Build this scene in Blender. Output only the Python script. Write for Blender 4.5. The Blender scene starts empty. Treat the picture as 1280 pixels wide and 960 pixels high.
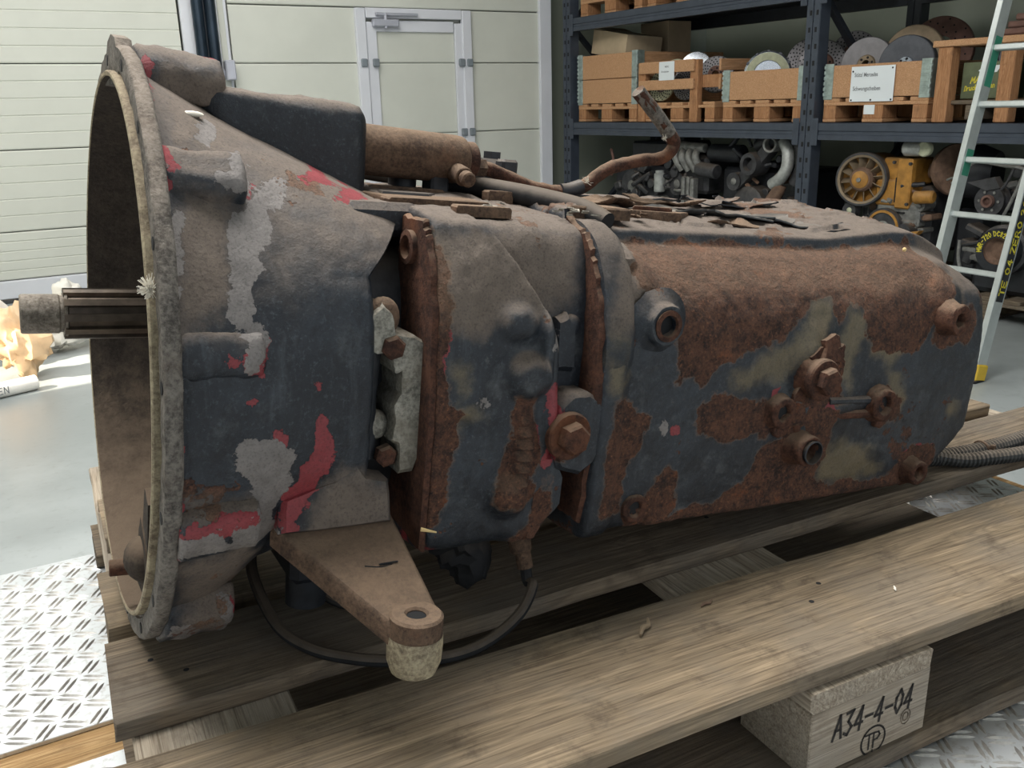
import bpy, bmesh, math, random
import numpy as np
from mathutils import Vector, Matrix
random.seed(7)
SC = bpy.context.scene
COL = SC.collection
# ------------------------------------------------------------------ camera
PITCH, ROLL, YAW = math.radians(17.3), math.radians(1.5), math.radians(61.2)
fwd = Vector((math.cos(YAW), math.sin(YAW), 0)); rgt = Vector((math.sin(YAW), -math.cos(YAW), 0)); upz = Vector((0, 0, 1))
CF = fwd*math.cos(PITCH) - upz*math.sin(PITCH); CU = upz*math.cos(PITCH) + fwd*math.sin(PITCH)
CR = rgt*math.cos(ROLL) - CU*math.sin(ROLL); CU2 = CU*math.cos(ROLL) + rgt*math.sin(ROLL)
cam = bpy.data.cameras.new('camera'); camo = bpy.data.objects.new('camera', cam); COL.objects.link(camo)
camo.matrix_world = Matrix(((CR.x, CU2.x, -CF.x, 0), (CR.y, CU2.y, -CF.y, 0), (CR.z, CU2.z, -CF.z, .675), (0, 0, 0, 1)))
cam.sensor_width = 36; cam.lens = 1120/1280*36; cam.clip_start = .02
SC.camera = camo
# ------------------------------------------------------------------ sky, sun, skylights, added fill lights, exposure
FLOOR = -.58
w = bpy.data.worlds.new('world'); SC.world = w; w.use_nodes = True
bg = w.node_tree.nodes['Background']; bg.inputs[0].default_value = (.80, .90, 1, 1); bg.inputs[1].default_value = .28
sun = bpy.data.lights.new('sun', 'SUN'); sun.energy = 9; sun.angle = .01; sun.color = (1, .9, .74)
suno = bpy.data.objects.new('sun', sun); COL.objects.link(suno)
suno.rotation_euler = Vector((.77, .1, -.63)).to_track_quat('-Z', 'Y').to_euler()
def area(name, loc, to, sx, sy, power, color):
    l = bpy.data.lights.new(name, 'AREA'); l.shape = 'RECTANGLE'; l.size = sx; l.size_y = sy; l.energy = power; l.color = color
    o = bpy.data.objects.new(name, l); COL.objects.link(o); o.location = loc
    o.rotation_euler = (Vector(to)-Vector(loc)).to_track_quat('-Z', 'Y').to_euler(); return o
area('skylight', (.2, 1.6, 3.3), (.2, 1.6, 0), 3.0, 1.4, 150, (1, .98, .95))
area('skylight', (.3, 4.9, 3.3), (.1, 5.6, 0), 4.0, 1.6, 86, (1, .98, .94))
area('fill_daylight', (-3.6, -.6, 1.4), (.8, 1.4, .3), 2.6, 3.0, 20, (.93, .97, 1))  # added fill light in front of the closed left wall, no gate there
area('fill_daylight', (2.4, -3.8, 1.6), (1.6, 3, .3), 4, 2.6, 30, (.95, .98, 1))  # unseen fill light behind the camera, for the lower sides
SC.view_settings.view_transform = 'Standard'; SC.view_settings.look = 'None'; SC.view_settings.gamma = 1
SC.view_settings.exposure = 0.52
SC.view_settings.use_curve_mapping = False
# ------------------------------------------------------------------ node helpers
def srgb(r, g, b):
    f = lambda c: ((c/255+.055)/1.055)**2.4 if c > 10.3 else c/255/12.92
    return (f(r), f(g), f(b), 1)
class NT:
    def __init__(s, name, rough=.6, metal=0., spec=.5):
        s.m = bpy.data.materials.new(name); s.m.use_nodes = True; s.t = s.m.node_tree; s.N = s.t.nodes; s.L = s.t.links
        s.b = s.N['Principled BSDF']; s.b.inputs['Roughness'].default_value = rough; s.b.inputs['Metallic'].default_value = metal
        s.b.inputs['Specular IOR Level'].default_value = spec; s._c = None
    def n(s, t, **k):
        x = s.N.new(t)
        for a, v in k.items(): setattr(x, a, v)
        return x
    def put(s, sock, v):
        if hasattr(v, 'is_linked') or hasattr(v, 'links'): s.L.new(v, sock)
        elif v is not None: sock.default_value = v
    def co(s, scale=(1, 1, 1), rnd=False, kind='Object'):
        if s._c is None: s._c = s.n('ShaderNodeTexCoord')
        o = s._c.outputs[kind]
        if rnd:
            oi = s.n('ShaderNodeObjectInfo'); mm = s.n('ShaderNodeVectorMath', operation='MULTIPLY_ADD')
            cx = s.n('ShaderNodeCombineXYZ')
            s.L.new(s.math('MULTIPLY', oi.outputs['Random'], 37.), cx.inputs[0]); s.L.new(s.math('MULTIPLY', oi.outputs['Random'], 91.), cx.inputs[1]); s.L.new(s.math('MULTIPLY', oi.outputs['Random'], 53.), cx.inputs[2])
            s.L.new(o, mm.inputs[0]); mm.inputs[1].default_value = (1, 1, 1); s.L.new(cx.outputs[0], mm.inputs[2]); o = mm.outputs[0]
        if tuple(scale) != (1, 1, 1):
            vm = s.n('ShaderNodeVectorMath', operation='MULTIPLY'); s.L.new(o, vm.inputs[0]); vm.inputs[1].default_value = scale; o = vm.outputs[0]
        return o
    def noise(s, vec, scale=5, det=4, rough=.6, dist=0):
        x = s.n('ShaderNodeTexNoise'); s.L.new(vec, x.inputs['Vector']); x.inputs['Scale'].default_value = scale; x.inputs['Detail'].default_value = det
        x.inputs['Roughness'].default_value = rough; x.inputs['Distortion'].default_value = dist; return x.outputs['Fac']
    def math(s, op, a, b=0., c=None, clamp=False):
        x = s.n('ShaderNodeMath', operation=op); x.use_clamp = clamp; s.put(x.inputs[0], a); s.put(x.inputs[1], b)
        if c is not None: s.put(x.inputs[2], c)
        return x.outputs[0]
    def step(s, v, lo, hi, a=0., b=1.):
        x = s.n('ShaderNodeMapRange', interpolation_type='SMOOTHSTEP'); s.put(x.inputs[0], v)
        for i, q in enumerate((lo, hi, a, b)): x.inputs[i+1].default_value = q
        return x.outputs[0]
    def mix(s, f, a, b, mode='MIX'):
        x = s.n('ShaderNodeMix', data_type='RGBA', blend_type=mode); s.put(x.inputs[0], f); s.put(x.inputs[6], a); s.put(x.inputs[7], b); return x.outputs[2]
    def ramp(s, f, stops):
        x = s.n('ShaderNodeValToRGB'); s.put(x.inputs[0], f); e = x.color_ramp.elements
        while len(e) < len(stops): e.new(.5)
        for i, (p, c) in enumerate(stops): e[i].position = p; e[i].color = c
        return x.outputs[0]
    def col(s, v): s.put(s.b.inputs['Base Color'], v); return s
    def rough(s, v): s.put(s.b.inputs['Roughness'], v); return s
    def bump(s, h, strength=.5, dist=.002):
        x = s.n('ShaderNodeBump'); s.put(x.inputs['Height'], h); x.inputs['Strength'].default_value = strength; x.inputs['Distance'].default_value = dist
        s.L.new(x.outputs[0], s.b.inputs['Normal']); return s
    def upness(s):
        g = s.n('ShaderNodeNewGeometry'); x = s.n('ShaderNodeSeparateXYZ'); s.L.new(g.outputs['Normal'], x.inputs[0]); return x.outputs[2]
    def attr(s, name):
        x = s.n('ShaderNodeAttribute', attribute_name=name); y = s.n('ShaderNodeSeparateColor'); s.L.new(x.outputs['Color'], y.inputs[0]); return y.outputs, x.outputs['Alpha']
def simple(name, c, rough=.6, metal=0., var=.25, scale=20, bump=.15, dist=.001, dust=0, spec=.5):
    t = NT(name, rough, metal, spec); co = t.co(rnd=True); n = t.noise(co, scale, 5)
    dark = tuple(v*(1-var) for v in c[:3])+(1,); lite = tuple(min(1, v*(1+var)) for v in c[:3])+(1,)
    k = t.mix(t.step(n, .3, .7), dark, lite)
    if dust: k = t.mix(t.math('MULTIPLY', t.step(t.math('ADD', t.upness(), t.math('MULTIPLY', n, .4)), .3, 1.1), dust), k, srgb(150, 132, 112))
    t.col(k)
    if bump: t.bump(t.noise(co, scale*4, 4), bump, dist)
    return t.m
# ------------------------------------------------------------------ materials
M = {}
def cast_mat():
    t = NT('rusted painted casting', .6); co = t.co()
    n1 = t.noise(co, 7, 6, .65); n2 = t.noise(co, 55, 6, .7); n3 = t.noise(co, 130, 4, .7); n4 = t.noise(co, 22, 8, .7)
    A, _ = t.attr('wear'); B, _ = t.attr('stain')
    n5 = t.noise(co, 420, 3, .6); stk = t.noise(t.co((70, 70, 7)), 1, 5, .65)
    n6 = t.noise(co, 240, 5, .75)
    paint = t.mix(t.step(n1, .40, .66), srgb(19, 25, 33), srgb(40, 47, 55)); paint = t.mix(t.step(n6, .52, .70), paint, srgb(60, 66, 72)); paint = t.mix(t.step(n2, .50, .30), paint, srgb(16, 20, 27))
    paint = t.mix(t.math('MULTIPLY', t.step(stk, .55, .75), .3), paint, srgb(86, 92, 98))
    paint = t.mix(t.math('MULTIPLY', t.step(n4, .55, .72), .55), paint, srgb(84, 88, 90))
    paint = t.mix(t.math('MULTIPLY', t.step(n2, .62, .75), .35), paint, srgb(112, 112, 108))
    och = t.step(t.math('ADD', B[0], t.math('MULTIPLY', t.math('SUBTRACT', n4, .5), .8)), .36, .68)
    paint = t.mix(t.math('MULTIPLY', och, .85), paint, t.mix(n2, srgb(80, 76, 62), srgb(122, 106, 78)))
    # dust that has settled on surfaces facing up, and where it is caked on
    up = t.math('MULTIPLY', t.step(t.math('ADD', t.upness(), t.math('MULTIPLY', t.math('SUBTRACT', n4, .5), .8)), .22, .95), .86)
    cak = t.step(t.math('ADD', B[1], t.math('MULTIPLY', t.math('SUBTRACT', n4, .5), .9)), .35, .75)
    dustf = t.math('MAXIMUM', up, t.math('MULTIPLY', cak, .85))
    dcol = t.mix(n2, srgb(88, 78, 71), srgb(132, 118, 105))
    # bare metal, red primer, rust, each with a ragged edge
    edge = lambda v, amp, nn: t.step(t.math('ADD', v, t.math('MULTIPLY', t.math('SUBTRACT', nn, .5), amp)), .495, .515)
    nn = t.math('ADD', t.math('MULTIPLY', n2, .55), t.math('ADD', t.math('MULTIPLY', n4, .3), t.math('MULTIPLY', n3, .3)))
    red = edge(A[2], 1.5, nn); bare = edge(A[1], 1.7, nn); rust = edge(A[0], 1.3, nn)
    rv = t.math('ADD', A[0], t.math('MULTIPLY', t.math('SUBTRACT', nn, .5), 1.3)); chip = t.math('MULTIPLY', t.step(rv, .36, .49), t.step(rv, .56, .50))
    flake = t.step(t.math('ADD', n1, t.math('MULTIPLY', n2, .25)), .74, .755)
    rust = t.math('MAXIMUM', rust, t.math('MULTIPLY', flake, .9))
    c = t.mix(dustf, paint, dcol)
    c = t.mix(t.math('MULTIPLY', chip, .28), c, t.mix(n2, srgb(120, 92, 66), srgb(150, 112, 84)))
    c = t.mix(red, c, t.mix(n2, srgb(100, 34, 40), srgb(150, 58, 63)))
    c = t.mix(bare, c, t.mix(n2, srgb(78, 73, 70), srgb(146, 140, 136)))
    rc = t.mix(t.step(t.math('ADD', t.math('MULTIPLY', n2, .5), t.math('MULTIPLY', n6, .5)), .36, .62), srgb(42, 29, 25), srgb(102, 68, 51)); rc = t.mix(t.step(n6, .58, .70), rc, srgb(134, 90, 64)); rc = t.mix(t.step(n3, .60, .68), rc, srgb(34, 25, 24))
    rc = t.mix(t.math('MULTIPLY', t.step(n4, .58, .7), .6), rc, srgb(138, 80, 48))
    rc = t.mix(t.math('MULTIPLY', dustf, .55), rc, t.mix(n2, srgb(106, 84, 68), srgb(144, 118, 96)))
    c = t.mix(rust, c, rc)
    c = t.mix(1., c, t.ramp(n5, [(.3, (.62, .62, .62, 1)), (.5, (1, 1, 1, 1)), (.72, (1.0, 1.0, 1.0, 1))]), 'MULTIPLY')
    t.col(c)
    t.rough(t.math('ADD', .48, t.math('MULTIPLY', t.math('MAXIMUM', rust, dustf), .45), clamp=True))
    h = t.math('ADD', t.math('MULTIPLY', rust, t.math('SUBTRACT', t.math('MULTIPLY', n3, .9), .9)), t.math('MULTIPLY', n2, .32))
    h = t.math('SUBTRACT', h, t.math('MULTIPLY', t.math('MAXIMUM', bare, t.math('MULTIPLY', red, .6)), .28))
    h = t.math('ADD', h, t.math('MULTIPLY', n3, .22)); h = t.math('ADD', h, t.math('MULTIPLY', n6, t.math('ADD', .22, t.math('MULTIPLY', rust, .5))))
    t.bump(h, 1., .0036); return t.m
M['cast'] = cast_mat()
def rust_mat(name, c1, c2, c3, dust=.6, rough=.92):
    t = NT(name, rough, 0, .25); co = t.co(rnd=True); n = t.noise(co, 40, 7, .7); m = t.noise(co, 14, 5); f = t.noise(co, 170, 3)
    f2 = t.noise(co, 230, 5, .75); c = t.mix(t.step(t.math('ADD', t.math('MULTIPLY', n, .5), t.math('MULTIPLY', f2, .5)), .36, .63), c1, c2); c = t.mix(t.math('MULTIPLY', t.step(m, .56, .72), .55), c, c3)
    c = t.mix(t.math('MULTIPLY', t.step(t.math('ADD', t.upness(), t.math('MULTIPLY', t.math('SUBTRACT', n, .5), .8)), .2, .95), dust), c, srgb(146, 126, 106))
    t.col(c); t.bump(t.math('ADD', n, t.math('ADD', t.math('MULTIPLY', f, .3), t.math('MULTIPLY', f2, .5))), .9, .003); return t.m
M['rust'] = rust_mat('brown rust', srgb(48, 34, 30), srgb(96, 65, 51), srgb(122, 76, 50), .45)
M['rust_dusty'] = rust_mat('dusty brown rust', srgb(66, 53, 45), srgb(112, 90, 73), srgb(116, 82, 62), .4)
M['flake'] = rust_mat('flaked paint and dust', srgb(72, 66, 62), srgb(116, 106, 96), srgb(128, 92, 72), .75)
M['bell_inside'] = rust_mat('dusty bell interior', srgb(48, 42, 38), srgb(74, 66, 58), srgb(62, 54, 47), .5)
M['alu'] = rust_mat('corroded grey aluminium', srgb(92, 90, 82), srgb(170, 166, 154), srgb(120, 112, 98), .3, .55)
M['flange_metal'] = rust_mat('pitted flange metal', srgb(58, 54, 50), srgb(128, 122, 114), srgb(84, 72, 62), .3, .7)
M['paint_flake'] = simple('grey curled paint', srgb(76, 80, 82), .55, 0, .3, 40, .3, .001, .3)
M['lip'] = rust_mat('cream corroded lip', srgb(104, 92, 76), srgb(176, 164, 136), srgb(116, 98, 76), .3, .7)
M['black_paint'] = simple('black dirty paint', srgb(34, 37, 42), .55, 0, .35, 60, .4, .001, .25)
M['rubber'] = simple('black rubber', srgb(32, 33, 35), .7, 0, .25, 80, .2, .001, .3, .3)
M['conduit'] = simple('grey black corrugated plastic', srgb(62, 64, 64), .6, 0, .2, 60, .1, .001, .5)
M['shaft'] = simple('oiled dark steel', srgb(92, 82, 72), .42, .7, .3, 60, .2, .0005)
M['shaft_tip'] = rust_mat('pitted steel', srgb(80, 72, 62), srgb(150, 142, 130), srgb(112, 98, 80), .1, .5)
def wood_mat(name, a, b, c, grey=None, grime=.35, axis=0, rough=.85):
    t = NT(name, rough, 0, .25); sc = [150, 150, 150]; sc[axis] = 5.0
    g = t.noise(t.co(sc, True), 1, 6, .65, .6); sc2 = [20, 20, 20]; sc2[axis] = 1.8; r = t.noise(t.co(sc2, True), 1, 3, .5, 1.2)
    ring = t.math('FRACT', t.math('MULTIPLY', r, 14.)); ring = t.math('ABSOLUTE', t.math('SUBTRACT', ring, .5))
    big = t.noise(t.co((1, 1, 1), True), 7, 5, .6); fine = t.noise(t.co((1, 1, 1), True), 120, 3)
    k = t.mix(t.step(g, .3, .72), a, b); k = t.mix(t.math('MULTIPLY', t.step(ring, .12, .45), .4), k, c)
    if grey: k = t.mix(t.math('MULTIPLY', t.step(big, .42, .62), .6), k, grey)
    k = t.mix(t.math('MULTIPLY', t.step(t.noise(t.co((1, 1, 1), True), 16, 6, .7), .52, .72), grime), k, srgb(72, 62, 52))
    sc3 = [420, 420, 420]; sc3[axis] = 9.; hair = t.noise(t.co(sc3, True), 1, 4, .7)
    k = t.mix(1., k, t.ramp(hair, [(.34, (.60, .58, .56, 1)), (.52, (1, 1, 1, 1)), (.75, (1.08, 1.08, 1.08, 1))]), 'MULTIPLY')
    t.col(k); t.bump(t.math('ADD', g, t.math('MULTIPLY', fine, .3)), .7, .0018); return t.m
M['wood_old'] = wood_mat('weathered pallet wood', srgb(112, 98, 80), srgb(158, 140, 115), srgb(98, 85, 69), srgb(120, 110, 97), .6)
M['wood_old_y'] = wood_mat('weathered pallet block wood', srgb(140, 128, 112), srgb(182, 170, 152), srgb(120, 106, 90), srgb(150, 142, 130), .3)
M['wood_dark'] = wood_mat('grimy dark pallet wood', srgb(102, 90, 76), srgb(138, 123, 104), srgb(84, 74, 62), srgb(106, 99, 90), .5)
M['wood_new'] = wood_mat('orange spruce wood', srgb(186, 142, 104), srgb(210, 168, 130), srgb(166, 120, 82), None, .12, 1)
M['wood_new_z'] = wood_mat('orange spruce wood upright', srgb(168, 120, 82), srgb(192, 146, 108), srgb(140, 96, 64), None, .35, 2)
M['ply'] = wood_mat('yellow plywood', srgb(158, 124, 82), srgb(192, 160, 116), srgb(138, 104, 66), None, .25)
M['galv'] = simple('galvanised steel', srgb(176, 190, 186), .38, .75, .18, 30, .1)
M['rack'] = simple('blue grey rack paint', srgb(64, 71, 82), .42, .15, .12, 14, .06)
M['rack_dark'] = simple('dark rack steel', srgb(44, 49, 57), .45, .1, .15, 14, .06)
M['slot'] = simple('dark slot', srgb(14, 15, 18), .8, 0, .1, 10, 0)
M['panel'] = simple('cream door panel', srgb(206, 208, 198), .5, 0, .03, 2.5, .05, .0005)
M['frame'] = simple('white aluminium frame', srgb(214, 216, 222), .45, 0, .03, 4, .03)
M['hinge'] = simple('grey plastic hinge cover', srgb(120, 128, 134), .5, 0, .1, 20, .05)
M['closer'] = simple('silver door closer', srgb(182, 184, 194), .4, .3, .05, 10, .03)
M['joint'] = simple('dark joint seal', srgb(120, 124, 116), .7, 0, .1, 10, 0)
M['tube_dark'] = simple('dark blue steel tube', srgb(44, 56, 68), .3, .5, .2, 6, .03)
M['wall'] = simple('pale green grey wall', srgb(138, 144, 132), .8, 0, .06, 1.2, .05)
M['ceil'] = simple('white ceiling sheet', srgb(206, 208, 204), .8, 0, .04, 2, .03)
def floor_mat():
    t = NT('grey sealed concrete', .35); co = t.co(); n = t.noise(co, 1.3, 6); f = t.noise(co, 30, 5)
    c = t.mix(t.step(n, .35, .65), srgb(142, 148, 148), srgb(166, 172, 172)); c = t.mix(t.math('MULTIPLY', t.step(f, .55, .75), .3), c, srgb(120, 122, 120))
    t.col(c); t.rough(t.math('ADD', .24, t.math('MULTIPLY', n, .25))); t.bump(f, .1, .001); return t.m
M['floor'] = floor_mat()
def tread_mat():
    t = NT('aluminium tread plate', .4, .75); co = t.co(); n = t.noise(co, 12, 5); f = t.noise(co, 90, 4)
    t.col(t.mix(t.math('MULTIPLY', t.step(f, .5, .7), .5), t.mix(n, srgb(206, 211, 214), srgb(226, 229, 231)), srgb(160, 156, 148)))
    t.rough(t.math('ADD', .28, t.math('MULTIPLY', n, .25))); t.bump(f, .15, .0006); return t.m
M['tread'] = tread_mat()
M['tread_reflect'] = simple('tread bars with painted reflections', srgb(186, 183, 178), .38, .75, .25, 60, .1)  # bars toned darker, dark reflections put into the colour
M['cardboard'] = simple('cardboard', srgb(196, 176, 146), .85, 0, .08, 8, .1)
M['paper'] = simple('white paper', srgb(226, 232, 234), .7, 0, .02, 4, 0)
M['ink'] = simple('grey printed ink', srgb(124, 128, 130), .8, 0, .05, 4, 0)
M['blackink'] = simple('burnt black stamp', srgb(40, 36, 33), .9, 0, .3, 200, 0)
M['yellow'] = simple('yellow marker paint', srgb(222, 208, 60), .6, 0, .12, 60, 0)
M['green_box'] = simple('olive green painted wood', srgb(96, 104, 78), .7, 0, .15, 14, .1)
M['disc'] = simple('machined grey iron', srgb(118, 116, 118), .45, .55, .12, 20, .08)
M['disc_dark'] = simple('dark grey iron', srgb(84, 86, 92), .5, .45, .15, 20, .1)
M['disc_rust'] = simple('rust brown iron', srgb(112, 84, 74), .8, .1, .2, 16, .2)
M['disc_tan'] = simple('tan oxidised iron', srgb(134, 118, 96), .65, .3, .15, 16, .15)
M['lining'] = simple('pale friction lining', srgb(182, 184, 156), .75, 0, .15, 24, .1)
M['chrome'] = simple('bright steel', srgb(196, 202, 210), .25, .9, .1, 10, .05)
M['eng_dark'] = simple('oily dark engine iron', srgb(62, 62, 64), .5, .2, .35, 22, .4, .003, .25)
M['eng_grey'] = simple('grey engine alloy', srgb(126, 126, 122), .55, .35, .3, 26, .3, .002, .2)
M['eng_light'] = simple('pale engine alloy', srgb(168, 170, 166), .5, .35, .2, 26, .2)
M['eng_black'] = simple('black engine paint', srgb(38, 40, 44), .5, .1, .3, 24, .3)
M['eng_yellow'] = simple('ochre yellow engine paint', srgb(168, 120, 52), .55, 0, .25, 16, .2, .001, .25)
M['eng_brown'] = simple('rusty brown engine iron', srgb(112, 88, 72), .8, .05, .3, 22, .3)
M['ladder'] = simple('aluminium ladder', srgb(200, 206, 204), .38, .6, .08, 12, .05)
M['green'] = simple('green sticker', srgb(52, 128, 104), .5, 0, .1, 20, 0)
M['foot_yellow'] = simple('yellow plastic foot', srgb(206, 172, 52), .5, 0, .1, 20, .05)
M['plastic'] = simple('white plastic sack', srgb(236, 232, 224), .4, 0, .05, 10, .3, .004)
M['plastic_tan'] = simple('tan plastic sack', srgb(236, 200, 158), .45, 0, .12, 10, .3, .004)
M['straw'] = simple('pale splinter', srgb(214, 186, 130), .7, 0, .1, 50, 0)
M['fluff'] = simple('white fluff', srgb(228, 222, 208), .9, 0, .05, 50, 0)
# ------------------------------------------------------------------ mesh helpers
class MB:
    def __init__(s): s.v = []; s.f = []
    def add(s, vs, fs):
        k = len(s.v); s.v.extend([tuple(p) for p in vs]); s.f.extend([tuple(i+k for i in f) for f in fs]); return s
    def box(s, c, d, b=0., R=None, jit=0.):
        hx, hy, hz = d[0]/2, d[1]/2, d[2]/2
        b = min(b, hx*.45, hy*.45, hz*.45)
        vs, fs = [], []
        if b <= 0:
            vs = [(x*hx, y*hy, z*hz) for x in (-1, 1) for y in (-1, 1) for z in (-1, 1)]
            fs = [(0, 1, 3, 2), (4, 6, 7, 5), (0, 4, 5, 1), (2, 3, 7, 6), (0, 2, 6, 4), (1, 5, 7, 3)]
        else:
            idx = {}
            for x in (-1, 1):
                for y in (-1, 1):
                    for z in (-1, 1):
                        for a in range(3):
                            p = [x*(hx-b), y*(hy-b), z*(hz-b)]; p[a] = (x, y, z)[a]*(hx, hy, hz)[a]
                            idx[(x, y, z, a)] = len(vs); vs.append(tuple(p))
            for a in range(3):
                o1, o2 = (a+1) % 3, (a+2) % 3
                for sgn in (-1, 1):
                    q = []
                    for s1, s2 in ((-1, -1), (1, -1), (1, 1), (-1, 1)):
                        k = [0, 0, 0]; k[a] = sgn; k[o1] = s1; k[o2] = s2; q.append(idx[(*k, a)])
                    fs.append(tuple(q if sgn > 0 else q[::-1]))
                for s1 in (-1, 1):
                    for s2 in (-1, 1):
                        k1 = [0, 0, 0]; k1[a] = -1; k1[o1] = s1; k1[o2] = s2; k2 = list(k1); k2[a] = 1
                        q = [idx[(*k1, o1)], idx[(*k2, o1)], idx[(*k2, o2)], idx[(*k1, o2)]]
                        fs.append(tuple(q if s1*s2 < 0 else q[::-1]))
            for x in (-1, 1):
                for y in (-1, 1):
                    for z in (-1, 1):
                        q = [idx[(x, y, z, a)] for a in range(3)]; fs.append(tuple(q if x*y*z > 0 else q[::-1]))
        R = R or Matrix.Identity(3); c = Vector(c)
        return s.add([R @ Vector([q+random.uniform(-jit, jit) for q in p])+c for p in vs], fs)
    def lathe(s, prof, o=(0, 0, 0), axis=(0, 0, 1), seg=24, closed=False, a0=0, a1=2*math.pi, caps=True):
        ax = Vector(axis).normalized(); u = ax.orthogonal().normalized(); v = ax.cross(u); o = Vector(o)
        full = abs(a1-a0-2*math.pi) < 1e-6; m = seg if full else seg+1
        vs = []; n = len(prof)
        for r, h in prof:
            for i in range(m):
                t = a0+(a1-a0)*i/seg; vs.append(o+ax*h+(u*math.cos(t)+v*math.sin(t))*r)
        fs = []
        for j in range(n if closed else n-1):
            j2 = (j+1) % n
            for i in range(seg):
                i2 = (i+1) % m; fs.append((j*m+i, j*m+i2, j2*m+i2, j2*m+i))
        if not closed and full and caps:
            if prof[0][0] > 1e-6: fs.append(tuple(range(m))[::-1])
            if prof[-1][0] > 1e-6: fs.append(tuple((n-1)*m+i for i in range(m)))
        return s.add(vs, fs)
    def cyl(s, p0, p1, r0, r1=None, seg=16, bev=0.):
        p0, p1 = Vector(p0), Vector(p1); L = (p1-p0).length; r1 = r0 if r1 is None else r1
        pr = [(r0, 0), (r1, L)] if not bev else [(r0-bev, 0), (r0, bev), (r1, L-bev), (r1-bev, L)]
        return s.lathe(pr, p0, p1-p0, seg)
    def ball(s, c, r, seg=16, rings=8, sc=(1, 1, 1)):
        vs, fs = [], []; c = Vector(c)
        for j in range(rings+1):
            a = math.pi*j/rings
            for i in range(seg):
                t = 2*math.pi*i/seg; vs.append(c+Vector((r*sc[0]*math.sin(a)*math.cos(t), r*sc[1]*math.sin(a)*math.sin(t), r*sc[2]*math.cos(a))))
        for j in range(rings):
            for i in range(seg): fs.append((j*seg+i, (j+1)*seg+i, (j+1)*seg+(i+1) % seg, j*seg+(i+1) % seg))
        return s.add(vs, fs)
    def tube(s, pts, r, seg=10, sub=4, closed=False):
        P = [Vector(p) for p in pts]; rs = r if isinstance(r, (list, tuple)) else [r]*len(P)
        Q, RR = [], []
        n = len(P)
        if sub > 1:
            for i in range(n if closed else n-1):
                g = (lambda k: P[k % n]) if closed else (lambda k: P[min(max(k, 0), n-1)])
                a, b, c, d = g(i-1), g(i), g(i+1), g(i+2)
                for k in range(sub):
                    t = k/sub
                    Q.append(.5*((2*b)+(c-a)*t+(2*a-5*b+4*c-d)*t*t+(3*b-a-3*c+d)*t**3)); RR.append(rs[i]*(1-t)+rs[(i+1) % n]*t)
            if not closed: Q.append(P[-1]); RR.append(rs[-1])
        else: Q, RR = P, list(rs)
        m = len(Q); vs = []; u = None
        for i in range(m):
            tg = (Q[(i+1) % m]-Q[i-1]) if closed else (Q[min(i+1, m-1)]-Q[max(i-1, 0)])
            tg.normalize()
            u = tg.orthogonal().normalized() if u is None else (u-tg*u.dot(tg)).normalized()
            v = tg.cross(u)
            for k in range(seg):
                t = 2*math.pi*k/seg; vs.append(Q[i]+(u*math.cos(t)+v*math.sin(t))*RR[i])
        fs = []
        for i in range(m if closed else m-1):
            i2 = (i+1) % m
            for k in range(seg): fs.append((i*seg+k, i*seg+(k+1) % seg, i2*seg+(k+1) % seg, i2*seg+k))
        if not closed: fs.append(tuple(range(seg))[::-1]); fs.append(tuple((m-1)*seg+k for k in range(seg)))
        return s.add(vs, fs)
    def prism(s, poly, h0, h1, o=(0, 0, 0), U=(1, 0, 0), V=(0, 1, 0), W=None, bev=0.):
        U, V = Vector(U), Vector(V); W = Vector(W) if W is not None else U.cross(V); o = Vector(o); n = len(poly)
        cx = sum(p[0] for p in poly)/n; cy = sum(p[1] for p in poly)/n
        def ring(h, k): return [o+U*(cx+(p[0]-cx)*k)+V*(cy+(p[1]-cy)*k)+W*h for p in poly]
        if bev:
            R = max(max(abs(p[0]-cx), abs(p[1]-cy)) for p in poly); k = 1-bev/R; sg = 1 if h1 > h0 else -1
            rings = [ring(h0, 1), ring(h1-bev*sg, 1), ring(h1, k)]
        else: rings = [ring(h0, 1), ring(h1, 1)]
        vs = [p for r in rings for p in r]; fs = [tuple(range(n))[::-1], tuple((len(rings)-1)*n+i for i in range(n))]
        for j in range(len(rings)-1):
            for i in range(n): fs.append((j*n+i, j*n+(i+1) % n, (j+1)*n+(i+1) % n, (j+1)*n+i))
        return s.add(vs, fs)
    def mesh(s, name, mat, smooth=35):
        me = bpy.data.meshes.new(name); me.from_pydata(s.v, [], s.f)
        bm = bmesh.new(); bm.from_mesh(me); bmesh.ops.recalc_face_normals(bm, faces=bm.faces)
        if smooth:
            for f in bm.faces: f.smooth = True
            a = math.radians(smooth)
            for e in bm.edges:
                if len(e.link_faces) == 2 and e.calc_face_angle(0) > a: e.smooth = False
        bm.to_mesh(me); bm.free(); me.materials.append(mat); return me
    def build(s, name, mat, parent=None, loc=None, rot=None, smooth=35):
        return link(name, s.mesh(name, mat, smooth), parent, loc, rot)
def link(name, me, parent=None, loc=None, rot=None):
    o = bpy.data.objects.new(name, me); COL.objects.link(o)
    if parent: o.parent = parent
    if loc is not None: o.location = loc
    if rot is not None: o.rotation_euler = rot
    return o
def tag(o, label, cat, group=None, kind=None):
    o['label'] = label; o['category'] = cat
    if group: o['group'] = group
    if kind: o['kind'] = kind
    return o
def thing(name, label, cat, loc=(0, 0, 0), rotz=0., group=None, M4=None):
    o = bpy.data.objects.new(name, None); COL.objects.link(o); o.empty_display_size = .05
    if M4 is not None: o.matrix_world = M4
    else: o.location = loc; o.rotation_euler = (0, 0, rotz)
    return tag(o, label, cat, group)
def struct(o): o['kind'] = 'structure'; return o
KIDS = {}
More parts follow.
